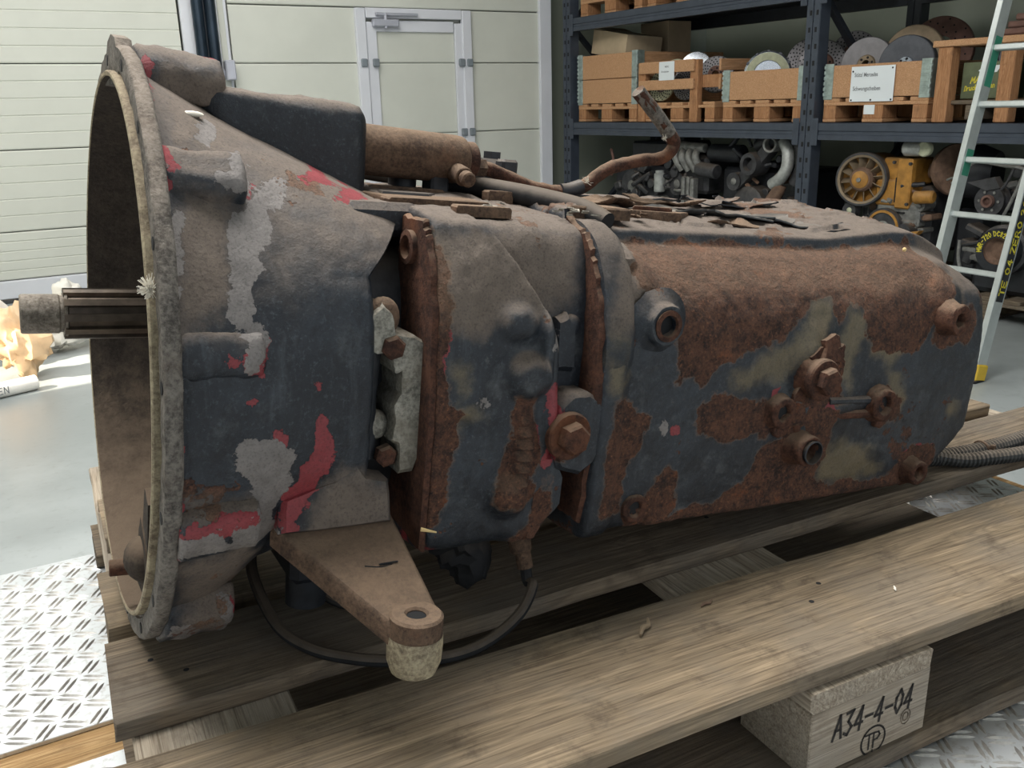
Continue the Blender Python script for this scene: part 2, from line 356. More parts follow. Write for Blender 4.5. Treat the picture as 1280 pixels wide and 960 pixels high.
def dup(root, loc, rot, label, group=None):
    r = root.copy(); COL.objects.link(r); r.location = loc; r.rotation_euler = rot; r['label'] = label
    if group: r['group'] = group
    for ch in [o for o in COL.objects if o.parent == root]:
        c = ch.copy(); COL.objects.link(c); c.parent = r
        for g in [o for o in COL.objects if o.parent == ch]:
            d = g.copy(); COL.objects.link(d); d.parent = c
    return r
def hexa(r, a=0): return [(r*math.cos(a+i*math.pi/3), r*math.sin(a+i*math.pi/3)) for i in range(6)]
def ragged(pts, n=4, amp=.004):
    out = []
    for i in range(len(pts)):
        a, b = pts[i], pts[(i+1) % len(pts)]
        for k in range(n):
            t = k/n; out.append((a[0]+(b[0]-a[0])*t+random.uniform(-amp, amp), a[1]+(b[1]-a[1])*t+random.uniform(-amp, amp)))
    return out
# single stroke letters, drawn as flat ribbons
GL = {'A': [[(0, 0), (.5, 1), (1, 0)], [(.2, .38), (.8, .38)]], 'M': [[(0, 0), (.1, 1), (.5, .35), (.9, 1), (1, 0)]], 'N': [[(0, 0), (.05, 1), (.95, 0), (1, 1)]],
 'D': [[(0, 0), (0, 1), (.6, .9), (.9, .5), (.6, .05), (0, 0)]], 'r': [[(.1, 0), (.1, .6), (.3, .5), (.7, .62)]], 'u': [[(0, .6), (.05, .1), (.4, 0), (.8, .15), (.8, .6)], [(.8, .15), (.9, 0)]],
 'c': [[(.8, .5), (.4, .62), (.1, .3), (.4, 0), (.8, .1)]], 'k': [[(.1, 0), (.1, 1)], [(.7, .6), (.1, .25), (.8, 0)]], 'p': [[(.1, .6), (.05, -.35)], [(.1, .5), (.5, .6), (.8, .3), (.5, 0), (.1, .1)]],
 'l': [[(.4, 1), (.3, .1), (.6, 0)]], 'a': [[(.8, .5), (.4, .6), (.1, .3), (.4, 0), (.8, .3)], [(.8, .6), (.85, 0)]], 't': [[(.4, .95), (.35, .1), (.7, 0)], [(.05, .62), (.8, .66)]], 'e': [[(.1, .3), (.8, .35), (.5, .62), (.1, .35), (.35, 0), (.85, .1)]], 'n': [[(.1, .6), (.1, 0)], [(.1, .4), (.5, .6), (.8, .4), (.8, 0)]],
 'H': [[(0, 0), (0, 1)], [(1, 0), (1, 1)], [(0, .5), (1, .5)]], 'W': [[(0, 1), (.25, 0), (.5, .65), (.75, 0), (1, 1)]], 'R': [[(0, 0), (0, 1), (.6, .95), (.8, .72), (.55, .5), (0, .48)], [(.4, .48), (.9, 0)]], '-': [[(.1, .45), (.9, .45)]],
 '0': [[(.5, 1), (.1, .7), (.1, .3), (.5, 0), (.9, .3), (.9, .7), (.5, 1)]], '1': [[(.2, .75), (.55, 1), (.55, 0)]], '2': [[(.1, .75), (.5, 1), (.85, .72), (.1, 0), (.95, 0)]], '3': [[(.1, .95), (.85, 1), (.4, .58), (.9, .3), (.5, 0), (.1, .1)]],
 '4': [[(.7, 0), (.7, 1), (.05, .3), (.95, .3)]], '6': [[(.8, .95), (.3, .75), (.1, .3), (.45, 0), (.85, .28), (.5, .52), (.12, .35)]], '7': [[(.1, 1), (.9, 1), (.35, 0)]], '8': [[(.5, .54), (.15, .78), (.5, 1), (.85, .78), (.5, .54), (.1, .25), (.5, 0), (.9, .25), (.5, .54)]],
 'C': [[(.9, .85), (.5, 1), (.1, .6), (.2, .15), (.6, 0), (.95, .15)]], 'P': [[(0, 0), (0, 1), (.6, .95), (.8, .72), (.5, .5), (0, .48)]], 'T': [[(0, 1), (1, 1)], [(.5, 1), (.5, 0)]], 'E': [[(.9, 1), (0, 1), (0, 0), (.9, 0)], [(0, .5), (.7, .5)]], 'Z': [[(0, 1), (1, 1), (0, 0), (1, 0)]], 'S': [[(.9, .85), (.5, 1), (.1, .78), (.85, .28), (.5, 0), (.1, .15)]], 'O': [[(.5, 1), (.1, .7), (.1, .3), (.5, 0), (.9, .3), (.9, .7), (.5, 1)]]}
def ribbons(mb, polylines, wd, fn):
    for pl in polylines:
        for (x0, y0), (x1, y1) in zip(pl[:-1], pl[1:]):
            dx, dy = x1-x0, y1-y0; L = math.hypot(dx, dy) or 1; ex, ey = dx/L*wd*.5, dy/L*wd*.5; nx, ny = -ey, ex
            q = [(x0-ex+nx, y0-ey+ny), (x1+ex+nx, y1+ey+ny), (x1+ex-nx, y1+ey-ny), (x0-ex-nx, y0-ey-ny)]
            mb.add([fn(*p) for p in q], [(0, 1, 2, 3)])
def write(txt, h, wd, fn, slant=.0, sp=.85, cw=.62):
    mb = MB(); x = 0
    for ch in txt:
        if ch == ' ': x += h*.5; continue
        ribbons(mb, [[(x+(p[0]*cw+slant*p[1])*h, p[1]*h) for p in pl] for pl in GL[ch]], wd, fn); x += h*sp*(.5 if ch == '1' else 1)
    return mb
def vnoise(P, sc, seed=0):
    Q = P*sc; I = np.floor(Q).astype(np.int64); F = Q-I; F = F*F*(3-2*F)
    def h(i, j, k):
        n = (i*374761393+j*668265263+k*1274126177+seed*144665) & 0x7fffffff
        n = ((n ^ (n >> 13))*1274126177) & 0x7fffffff
        return ((n ^ (n >> 16)) & 0xffff)/65535.
    r = 0
    for a in (0, 1):
        for b in (0, 1):
            for c in (0, 1):
                wgt = (F[:, 0] if a else 1-F[:, 0])*(F[:, 1] if b else 1-F[:, 1])*(F[:, 2] if c else 1-F[:, 2])
                r = r+wgt*h(I[:, 0]+a, I[:, 1]+b, I[:, 2]+c)
    return r-.5
def fbm(P, sc, o=3, seed=0): return sum(vnoise(P, sc*2**i, seed+i)/2**i for i in range(o))
# ------------------------------------------------------------------ the hall
MB().box((1.5, 2.5, FLOOR-.05), (13, 12, .1)).build('floor', M['floor']).data; struct(bpy.data.objects['floor'])
YW = 7.2                                           # the wall of sectional doors
def wall(name, c, d, m='wall'): return struct(MB().box(c, d).build(name, M[m]))
wall('wall_back', (1.5, YW+.21, 1.7), (13, .1, 4.6))
def sun_wall():                                    # unseen left wall, its gap shaped to place the sun patch
    mb = MB()
    mb.box((-4.05, 6.45, 1.4), (.1, 1.6, 4.0)).box((-4.05, .6, 1.4), (.1, 7.1, 4.0)).box((-4.05, 4.9, 3.2), (.1, 1.5, .4))
    return struct(mb.build('wall_left', M['wall']))
sun_wall()
wall('wall_right', (6.35, 2.6, 1.7), (.1, 9.4, 4.6))
wall('ceiling', (1.5, 2.5, 3.45), (11, 10, .1), 'ceil')
# sectional doors: each panel a piece
def sect_panel(mb, x0, x1, z0, z1, ribs):
    # a panel with shallow pressed lines, standing 12 mm proud of its joint
    y = YW; prof = [(z0+.002, y+.03), (z0+.004, y+.004), (z0+.012, y)]
    n = 5
    if ribs:
        for i in range(1, n):
            zc = z0+(z1-z0)*i/n; prof += [(zc-.006, y), (zc-.002, y+.0045), (zc+.002, y+.0045), (zc+.006, y)]
    prof += [(z1-.012, y), (z1-.004, y+.004), (z1-.002, y+.03)]
    vs = [(x, yy, z) for z, yy in prof for x in (x0, x1)]; k = len(prof)
    fs = [(2*i, 2*i+1, 2*i+3, 2*i+2) for i in range(k-1)]
    b = len(vs); vs += [(x, y+.04, z) for z in (z0+.002, z1-.002) for x in (x0, x1)]
    fs += [(b, b+2, b+3, b+1)]
    return mb.add(vs, fs)
JZ = [-.42, -.087, .463, 1.023, 1.583, 2.143, 2.703]
d1 = struct(MB().box((-.75, YW+.06, 1.1), (4.1, .04, 3.3)).build('door_1', M['joint']))
for a, b in zip(JZ[:-1], JZ[1:]): sect_panel(MB(), -2.8, 1.30, a, b, True).build('door_panel', M['panel'], d1, smooth=20)
MB().box((-.75, YW+.0, -.485), (4.1, .05, .125), .006).build('bottom_rail', M['frame'], d1)
MB().box((-.75, YW+.0, -.565), (4.1, .035, .03), .004).build('bottom_seal', M['conduit'], d1)
d2 = struct(MB().box((2.99, YW+.06, 1.1), (2.68, .04, 3.3)).build('door_2', M['joint']))
wx0, wx1 = 2.70, 3.56                              # wicket door opening
for a, b in zip(JZ[:-1], JZ[1:]):
    for x0, x1 in ((1.66, wx0-.06), (wx1+.08, 4.32)):
        if a < 1.4: sect_panel(MB(), x0, x1, a, min(b, 1.434), False).build('door_panel', M['panel'], d2, smooth=20)
    if a > 1.3: sect_panel(MB(), 1.66, 4.32, max(a, 1.43), b, False).build('door_panel', M['panel'], d2, smooth=20) if b > 1.6 else None
sect_panel(MB(), 1.66, 4.32, 1.437, 1.583, False).build('door_panel', M['panel'], d2, smooth=20)
MB().box((2.99, YW+.0, -.5), (2.66, .05, .16), .006).build('bottom_rail', M['frame'], d2)
MB().box((2.99, YW-.004, 1.59), (2.66, .03, .03), .004).build('top_rail', M['frame'], d2)
d3 = struct(MB().box(((wx0+wx1)/2, YW+.045, .45), (wx1-wx0, .03, 1.9)).build('door_3', M['panel']))
for x, wd in ((wx0-.03, .085), (wx1+.04, .085)): MB().box((x, YW-.012, .44), (wd, .05, 1.98), .006).build('door_frame', M['frame'], d3)
MB().box(((wx0+wx1)/2+.005, YW-.012, 1.395), (wx1-wx0-.022, .046, .075), .004).build('door_frame', M['frame'], d3)
lf = MB().box(((wx0+wx1)/2, YW+.02, .40), (wx1-wx0-.03, .03, 1.88), .004).build('door_leaf', M['joint'], d3)
for a, b in zip(JZ[:-1], JZ[1:]):
    if a < 1.1: sect_panel(MB(), wx0+.10, wx1-.07, a, min(b, 1.28), False).build('door_panel', M['panel'], lf, smooth=20)
for x, wd in ((wx0+.06, .085), (wx1-.03, .075)): MB().box((x, YW-.006, .40), (wd, .03, 1.86), .004).build('leaf_stile', M['frame'], lf)
MB().box(((wx0+wx1)/2+.01, YW-.006, 1.30), (wx1-wx0-.172, .026, .085), .004).build('leaf_rail', M['frame'], lf)
for z in (.463, 1.023):
    for x in (wx0-.025, wx0+.075, wx1-.02, wx1+.055): MB().box((x, YW-.04, z), (.052, .03, .062), .008).build('hinge_cover', M['hinge'], d3)
MB().box((wx0+.17, YW-.05, 1.32), (.22, .05, .058), .008).build('door_closer', M['closer'], d3)
MB().box((wx0+.27, YW-.055, 1.385), (.36, .03, .022), .004).cyl((wx0+.17, YW-.06, 1.28), (wx0+.17, YW-.06, 1.39), .013).build('closer_arm', M['closer'], d3)
# post between the two doors with the guide rail
struct(MB().box((1.48, YW+.0, 1.2), (.33, .05, 3.5), .006).build('trim_1', M['frame']))
struct(MB().box((1.60, YW-.022, 1.2), (.045, .02, 3.5), .004).build('trim_2', M['panel']))
struct(MB().box((4.37, YW+.0, 1.2), (.12, .06, 3.5), .006).build('trim_3', M['frame']))
gr = thing('door_guide_rail', 'dark blue twin-tube guide rail standing between the two white doors', 'guide rail', (1.47, YW-.09, .93))
MB().cyl((-.045, 0, .0), (-.045, 0, 2.2), .040, seg=20).build('rail_tube', M['tube_dark'], gr)
MB().cyl((.045, 0, .0), (.045, 0, 2.2), .040, seg=20).build('rail_tube', M['tube_dark'], gr)
MB().box((0, .03, 1.1), (.05, .03, 2.2), .004).build('rail_web', M['rack_dark'], gr)
MB().box((.0, .045, .02), (.30, .05, .05), .006).box((.14, .0, .04), (.07, .08, .14), .008).build('bracket', M['closer'], gr)
MB().box((-.13, .0, .05), (.06, .06, .09), .006).build('bracket', M['lining'], gr)
MB().box((.02, .03, -.6), (.10, .05, 1.2), .006).build('lower_post', M['frame'], gr)
# ------------------------------------------------------------------ pallet rack
RA = .06; RZ = -(math.pi/2)+RA                     # local x runs along the rack towards the camera's right
P0 = Vector((4.477, 7.0, FLOOR)); RD = Vector((math.sin(RA), -math.cos(RA), 0)); RN = Vector((math.cos(RA), math.sin(RA), 0))
# rack frame: local x = s along front, local y = depth into the rack
RM = Matrix(((RD.x, RN.x, 0, P0.x), (RD.y, RN.y, 0, P0.y), (0, 0, 1, P0.z), (0, 0, 0, 1)))
def rw(s, t, z): return RM @ Vector((s, t, z-FLOOR))           # rack coordinates with world height -> world
rack = thing('pallet_rack', 'long blue-grey steel pallet rack with perforated uprights along the wall', 'rack', M4=RM)
def zl(z): return z-FLOOR
def upright(s, t, m):
    mb = MB(); W, D, T = .105, .09, .004; h = 3.2
    mb.box((s-.027, t, h/2), (.046, T, h)).box((s+.027, t, h/2), (.046, T, h)).box((s, t+.006, h/2), (.014, T, h))
    mb.box((s-W/2, t+D/2, h/2), (T, D, h)).box((s+W/2, t+D/2, h/2), (T, D, h)).box((s, t+.02, .005), (.14, .13, .01))
    o = mb.build('upright', m, rack)
    if t < .2:
        sl = MB()
        for k in range(int(h/.1)):
            z = .06+k*.1
            for dx in (-.024, .026): sl.box((s+dx+(.004 if k % 2 else -.002), t-.0025, z), (.017, .0012, .030))
            sl.box((s+.004, t-.001, z+.05), (.008, .0012, .014))
        so = sl.build('slot_row', M['slot'], o); so['kind'] = 'stuff'
    return o
BAYS = [0.0, 2.64, 5.28]
for s in BAYS:
    upright(s, 0, M['rack']); upright(s, 1.02, M['rack_dark'])
def beam(s0, s1, t, z0, z1, m):
    mb = MB(); L = s1-s0; c = (s0+s1)/2
    pr = [(0, z0), (0, z0+.030), (.006, z0+.036), (.006, z0+.052), (0, z0+.058), (0, z1-.006), (.006, z1), (.05, z1), (.05, z0)]
    if t > .5: pr = [(0, z0), (0, z1), (.05, z1), (.05, z0)]
    mb.prism([(a, b) for a, b in pr], s0, s1, (0, t-.006, 0), (0, 1, 0), (0, 0, 1), (1, 0, 0))
    return mb.build('beam', m, rack, smooth=0)
for i in (0, 1):
    a, b = BAYS[i]+.052, BAYS[i+1]-.052
    for z0, z1 in ((.41, .515), (1.262, 1.367)):
        beam(a, b, 0, zl(z0), zl(z1), M['rack']); beam(a, b, 1.02, zl(z0), zl(z1), M['rack_dark'])
        for sx in (a+.025, b-.025): MB().box((sx, -.008, zl(z0)+.05), (.05, .006, .17), .001).build('beam_hook', M['rack'], rack)
        # shelf boards closed up, added to block overhead light into the rack
        for k in range(9): MB().box((a+(b-a)*(k+.5)/9, .53, zl(z1)-.012), ((b-a)/9-.004, .95, .018), .002).build('shade_shelf_board', M['rack_dark'], rack)
for s in BAYS:
    for z0, z1, f in ((.0, .95, 1), (.95, 1.9, 0), (1.9, 2.9, 1)):
        p, q = ((s, .08, z0+.03), (s, 1.03, z1-.03)) if f else ((s, 1.03, z0+.03), (s, .08, z1-.03))
        dv = (Vector(q)-Vector(p)); R = dv.to_track_quat('Z', 'X').to_matrix()
        MB().box(((Vector(p)+Vector(q))/2), (.035, .05, dv.length), .002, R).build('brace', M['rack_dark'], rack)
def rthing(name, label, cat, s, t, z, rot=0., group=None):
    p = rw(s, t, z); return thing(name, label, cat, p, RZ+rot, group)
# inside a thing made with rthing: local x = along the rack, local y = into the rack
def R_child(th): return th
# wear outlines on the gearbox, metres along the shaft and above it
PATCHES = {'rear':{'rust':[[(0.48,0.145),(0.461,0.118),(0.475,0.097),(0.483,0.079),(0.516,0.07),(0.512,0.049),(0.515,0.011),(0.557,0.009),(0.575,0.027),(0.604,0.042),(0.643,0.043),(0.676,0.061),(0.69,0.077),(0.716,0.093),(0.748,0.097),(0.756,0.068),(0.776,0.097),(0.804,0.088),(0.807,0.05),(0.837,0.035),(0.895,0.029),(0.917,0.052),(0.933,0.065),(0.946,0.079),(0.961,0.097),(0.98,0.123),(0.956,0.143),(0.954,0.161),(0.868,0.147),(0.645,0.146)],[(0.552,-0.042),(0.554,-0.021),(0.571,-0.012),(0.597,-0.011),(0.626,-0.019),(0.661,-0.022),(0.685,-0.025),(0.711,-0.031),(0.726,-0.046),(0.704,-0.058),(0.679,-0.051),(0.657,-0.059),(0.634,-0.059),(0.584,-0.062),(0.559,-0.053)],[(0.517,-0.155),(0.546,-0.143),(0.594,-0.138),(0.635,-0.12),(0.655,-0.09),(0.66,-0.072),(0.683,-0.07),(0.699,-0.035),(0.736,-0.033),(0.762,-0.039),(0.759,-0.067),(0.764,-0.096),(0.746,-0.127),(0.789,-0.142),(0.828,-0.139),(0.899,-0.139),(0.916,-0.11),(0.93,-0.096),(0.979,-0.105),(0.99,-0.159),(0.955,-0.176),(0.906,-0.161),(0.704,-0.161),(0.534,-0.166)],[(0.437,-0.01),(0.45,-0.007),(0.482,-0.029),(0.481,-0.057),(0.459,-0.075),(0.453,-0.1),(0.453,-0.129),(0.434,-0.131),(0.432,-0.081),(0.435,-0.037)],[(0.516,-0.087),(0.527,-0.095),(0.532,-0.121),(0.521,-0.151),(0.491,-0.155),(0.471,-0.148),(0.465,-0.126),(0.49,-0.116),(0.507,-0.097)],[(0.715,0.035),(0.744,0.045),(0.768,0.037),(0.769,0.015),(0.771,-0.021),(0.736,-0.033),(0.709,-0.022),(0.715,0.008)],[(0.832,-0.025),(0.864,-0.017),(0.889,-0.033),(0.889,-0.057),(0.856,-0.065),(0.836,-0.044)],[(0.95,0.083),(1.012,0.087),(1.02,0.064),(0.996,0.04),(0.958,0.039),(0.935,0.042)],[(1.051,0.13),(1.069,0.126),(1.05,0.101),(1.033,0.092)]],'ochre':[[(0.59,-0.003),(0.599,0.014),(0.639,0.033),(0.682,0.053),(0.721,0.089),(0.746,0.093),(0.753,0.072),(0.72,0.039),(0.689,0.018),(0.644,0.007),(0.612,-0.002)],[(0.76,0.042),(0.774,0.089),(0.806,0.08),(0.804,0.05),(0.789,0.014),(0.789,-0.013),(0.771,0.006)],[(0.785,-0.079),(0.836,-0.093),(0.881,-0.127),(0.828,-0.136),(0.759,-0.129),(0.753,-0.104)],[(0.852,0.002),(0.881,0.001),(0.899,-0.029),(0.896,-0.058),(0.867,-0.027)],[(0.808,0.045),(0.867,0.058),(0.895,0.029),(0.856,0.016),(0.818,0.031)],[(0.985,-0.054),(1.001,-0.042),(1.009,-0.056),(0.998,-0.07)],[(0.422,0.08),(0.439,0.069),(0.443,-0.002),(0.422,-0.001)]],'red':[[(0.912,-0.115),(0.92,-0.1),(0.929,-0.098),(0.924,-0.113)],[(0.955,-0.114),(0.966,-0.102),(0.974,-0.102),(0.973,-0.111)],[(0.941,-0.096),(0.949,-0.097),(0.946,-0.11),(0.94,-0.107)],[(0.522,-0.044),(0.526,-0.042),(0.527,-0.048)],[(0.88,0.044),(0.888,0.044),(0.89,0.038),(0.881,0.039)],[(0.659,-0.011),(0.665,-0.006),(0.667,-0.02),(0.662,-0.022)],[(0.718,-0.03),(0.736,-0.033),(0.753,-0.027),(0.759,-0.039),(0.731,-0.039)]],'dusty':[[(0.444,0.15),(0.486,0.147),(0.497,0.099),(0.461,0.068),(0.431,0.061),(0.412,0.077)],[(0.481,0.142),(0.865,0.145),(0.913,0.136),(0.944,0.099),(0.834,0.098),(0.7,0.104),(0.55,0.096),(0.497,0.099)],[(0.963,0.17),(1.102,0.164),(1.065,0.124),(0.989,0.09),(0.98,0.137)]],'bare':[[(0.648,-0.112),(0.66,-0.111),(0.665,-0.123),(0.653,-0.122)],[(0.503,-0.038),(0.508,-0.039),(0.507,-0.043),(0.504,-0.042)],[(0.727,-0.116),(0.733,-0.114),(0.733,-0.119)]]},'mid':{'rust':[[(0.205,0.162),(0.237,0.157),(0.237,0.149),(0.243,0.121),(0.243,0.086),(0.242,0.041),(0.248,0.003),(0.267,-0.014),(0.261,-0.026),(0.259,-0.041),(0.248,-0.067),(0.247,-0.095),(0.247,-0.114),(0.24,-0.122),(0.227,-0.128),(0.21,-0.126),(0.194,-0.021),(0.193,0.12)],[(0.318,0.001),(0.335,0.0),(0.345,-0.034),(0.348,-0.062),(0.338,-0.077),(0.347,-0.101),(0.337,-0.107),(0.317,-0.107),(0.304,-0.104),(0.302,-0.086),(0.311,-0.065),(0.315,-0.043),(0.322,-0.026)],[(0.329,-0.149),(0.345,-0.135),(0.36,-0.113),(0.372,-0.121),(0.371,-0.138),(0.356,-0.17),(0.339,-0.172)],[(0.366,-0.035),(0.383,-0.026),(0.405,-0.029),(0.413,-0.052),(0.395,-0.063),(0.376,-0.062)]],'red':[[(0.361,-0.08),(0.357,-0.066),(0.363,-0.054),(0.361,-0.019),(0.362,-0.001),(0.367,-0.001),(0.369,-0.032),(0.382,-0.015),(0.385,-0.021),(0.373,-0.036),(0.371,-0.048),(0.367,-0.067)],[(0.356,0.007),(0.36,0.011),(0.367,0.011),(0.367,-0.015),(0.362,-0.026),(0.361,-0.039)],[(0.341,-0.029),(0.345,-0.031),(0.346,-0.049),(0.344,-0.049)],[(0.343,-0.034),(0.345,-0.027),(0.347,-0.049),(0.344,-0.046)],[(0.242,0.074),(0.243,0.074),(0.245,0.021),(0.243,0.021)],[(0.24,-0.15),(0.248,-0.151),(0.247,-0.159),(0.241,-0.158)],[(0.4,-0.021),(0.411,-0.017),(0.411,-0.032),(0.405,-0.029)]],'ochre':[[(0.249,0.045),(0.268,0.037),(0.269,0.015),(0.259,0.002),(0.249,0.016)],[(0.254,-0.005),(0.279,-0.004),(0.281,-0.017),(0.266,-0.026)],[(0.232,0.153),(0.244,0.155),(0.243,0.13),(0.235,0.137)]],'dusty':[[(0.206,0.157),(0.401,0.164),(0.404,0.153),(0.37,0.093),(0.379,0.077),(0.312,0.082),(0.279,0.057),(0.234,0.072),(0.216,0.128)],[(0.32,0.158),(0.409,0.16),(0.398,0.093),(0.365,0.077)]],'bare':[[(0.354,0.057),(0.363,0.074),(0.367,0.072),(0.365,0.049)],[(0.284,0.001),(0.287,0.003),(0.283,-0.004)]]},'bell':{'bare':[[(0.065,0.159),(0.073,0.164),(0.087,0.167),(0.099,0.179),(0.121,0.186),(0.106,0.167),(0.096,0.16),(0.093,0.139),(0.082,0.135),(0.078,0.114),(0.073,0.096),(0.069,0.07),(0.062,0.073),(0.062,0.1),(0.061,0.118)],[(0.072,0.203),(0.086,0.206),(0.089,0.198),(0.082,0.178),(0.074,0.178),(0.062,0.182),(0.056,0.187),(0.069,0.19)],[(0.058,-0.027),(0.068,-0.022),(0.078,-0.022),(0.091,-0.026),(0.103,-0.036),(0.107,-0.063),(0.099,-0.081),(0.098,-0.122),(0.087,-0.129),(0.083,-0.087),(0.072,-0.057),(0.061,-0.044)],[(0.06,0.071),(0.077,0.072),(0.081,0.061),(0.078,0.04),(0.07,0.04),(0.068,0.064)],[(0.018,-0.102),(0.045,-0.098),(0.051,-0.113),(0.016,-0.118)],[(0.055,-0.101),(0.083,-0.091),(0.088,-0.121),(0.049,-0.116)],[(0.062,-0.196),(0.118,-0.289),(0.118,-0.327),(0.098,-0.326)],[(0.055,0.227),(0.066,0.228),(0.063,0.223),(0.055,0.218),(0.052,0.22)],[(0.018,-0.216),(0.039,-0.225),(0.061,-0.329),(0.044,-0.33)],[(0.007,0.143),(0.018,0.159),(0.018,0.119),(0.013,0.084),(0.008,0.057),(0.002,0.057)],[(0.003,0.044),(0.012,0.044),(0.012,0.023),(0.006,-0.011),(0.002,-0.011)]],'red':[[(0.09,-0.027),(0.092,-0.014),(0.101,-0.024),(0.099,-0.044),(0.091,-0.057),(0.075,-0.064),(0.072,-0.054),(0.089,-0.054)],[(0.129,-0.007),(0.135,-0.008),(0.135,-0.02),(0.14,-0.032),(0.139,-0.053),(0.126,-0.096),(0.109,-0.123),(0.103,-0.119),(0.104,-0.082),(0.119,-0.05),(0.129,-0.028)],[(0.017,-0.092),(0.044,-0.088),(0.08,-0.087),(0.079,-0.098),(0.04,-0.1),(0.018,-0.099)],[(0.011,-0.016),(0.013,-0.017),(0.013,-0.035),(0.012,-0.054),(0.01,-0.079),(0.007,-0.075),(0.008,-0.048)],[(0.066,0.05),(0.079,0.064),(0.082,0.063),(0.082,0.047),(0.077,0.032),(0.07,0.04)],[(0.048,0.052),(0.058,0.051),(0.056,0.047),(0.05,0.047)],[(0.017,0.286),(0.021,0.275),(0.015,0.254),(0.008,0.25),(0.009,0.266)],[(0.006,0.209),(0.014,0.21),(0.015,0.204),(0.006,0.205)],[(0.072,0.292),(0.095,0.294),(0.093,0.289),(0.078,0.289)],[(0.009,0.189),(0.014,0.187),(0.012,0.183)],[(0.016,0.196),(0.021,0.197),(0.02,0.194)],[(0.166,0.198),(0.172,0.199),(0.175,0.189),(0.142,0.189)],[(0.188,0.181),(0.197,0.186),(0.204,0.176),(0.168,0.176)],[(0.071,-0.203),(0.117,-0.283),(0.118,-0.309),(0.105,-0.314)],[(0.01,-0.109),(0.012,-0.109),(0.013,-0.132),(0.009,-0.132)],[(0.083,0.182),(0.087,0.182),(0.083,0.174),(0.081,0.174)],[(0.127,0.024),(0.13,0.024),(0.13,0.021),(0.127,0.021)],[(0.069,0.013),(0.072,0.013),(0.071,0.01)]],'rust':[],'ochre':[[(0.054,0.23),(0.068,0.23),(0.061,0.218),(0.051,0.217)]],'dusty':[[(0.028,0.283),(0.098,0.288),(0.101,0.263),(0.146,0.219),(0.209,0.164),(0.152,0.152),(0.136,0.18),(0.104,0.208),(0.02,0.208),(0.02,0.249)],[(0.018,0.181),(0.071,0.178),(0.059,0.096),(0.014,0.052),(0.006,0.075)],[(0.014,-0.065),(0.079,-0.07),(0.081,-0.09),(0.017,-0.092)],[(0.014,-0.133),(0.084,-0.125),(0.122,-0.278),(0.03,-0.241)],[(0.115,-0.122),(0.15,-0.051),(0.198,-0.077),(0.28,-0.212)]]}}
# ------------------------------------------------------------------ the gearbox
AL = math.radians(7.0); RF = .2988
AX = Vector((math.cos(AL), 0, -math.sin(AL))); AZ = Vector((math.sin(AL), 0, math.cos(AL)))
GB0 = Vector((.0414, .9922, .1474))                 # where the bell flange touches the deck
GM = Matrix(((AX.x, 0, AZ.x, GB0.x), (0, 1, 0, GB0.y), (AX.z, 0, AZ.z, GB0.z), (0, 0, 0, 1)))
gb = thing('gearbox', 'large rusty dark-blue truck gearbox lying on the wooden pallet', 'gearbox', M4=GM)
Z0 = RF                                            # the shaft axis runs at local z = RF
class GMB(MB):                                     # axis-centred coordinates
    def gbuild(s, name, mat, parent=gb, smooth=35, attr=None, **k):
        s.v = [(p[0], p[1], p[2]+Z0) for p in s.v]
        o = s.build(name, mat, parent, smooth=smooth, **k)
        if attr: paint(o.data, attr)
        return o
def sdf(P, poly):
    poly = np.array(poly, float); d = np.full(len(P), 1e9); ins = np.zeros(len(P), bool); n = len(poly)
    for i in range(n):
        a, b = poly[i], poly[(i+1) % n]; e = b-a; w_ = P-a
        t = np.clip((w_@e)/max(e@e, 1e-12), 0, 1); q = w_-np.outer(t, e); d = np.minimum(d, (q*q).sum(1))
        c1 = (P[:, 1] >= a[1]) & (P[:, 1] < b[1]); c2 = (P[:, 1] < a[1]) & (P[:, 1] >= b[1]); cr = e[0]*w_[:, 1]-e[1]*w_[:, 0]
        ins ^= (c1 & (cr > 0)) | (c2 & (cr < 0))
    return np.sqrt(d)*np.where(ins, 1, -1)
def paint(me, key):
    n = len(me.vertices); co = np.empty(n*3, np.float32); me.vertices.foreach_get('co', co); co = co.reshape(-1, 3).astype(float); co[:, 2] -= Z0
    P = co[:, [0, 2]].copy(); near = co[:, 1] < .02
    P += np.stack([fbm(co, 60, 3, 3), fbm(co, 60, 3, 9)], 1)*.010
    pt = PATCHES[key]; out = {}
    for ch in ('rust', 'bare', 'red', 'ochre', 'dusty'):
        v = np.full(n, -1.)
        for poly in pt.get(ch, []): v = np.maximum(v, sdf(P, poly))
        rng_ = .012 if ch in ('rust', 'bare', 'red') else .03
        out[ch] = np.where(near, np.clip(.5+v/(2*rng_), 0, 1), 0.)
        if ch in ('bare', 'rust') and key != 'bell' or ch == 'bare': out[ch] = np.where(near, out[ch], np.clip(.30+fbm(co, 14, 3, 5)*.5, 0, 1))
    for nm, c3 in (('wear', ('rust', 'bare', 'red')), ('stain', ('ochre', 'dusty', None))):
        at = me.color_attributes.new(nm, 'FLOAT_COLOR', 'POINT'); a = np.zeros((n, 4), np.float32)
        for i, c in enumerate(c3):
            if c: a[:, i] = out[c]
        at.data.foreach_set('color', a.ravel())
def chaikin(p, it=2):
    p = np.array(p, float)
    for _ in range(it):
        q = [p[0]]
        for a, b in zip(p[:-1], p[1:]): q += [.75*a+.25*b, .25*a+.75*b]
        q.append(p[-1]); p = np.array(q)
    return p
def ring(prof, n):                                 # near half profile, bottom centre to top centre -> closed ring of 2n points
    p = chaikin(prof, 2); d = np.r_[0, np.cumsum(np.hypot(*(p[1:]-p[:-1]).T))]; t = np.linspace(0, d[-1], n+1)
    q = np.stack([np.interp(t, d, p[:, 0]), np.interp(t, d, p[:, 1])], 1)
    return np.r_[q, (q*[-1, 1])[1:-1][::-1]]
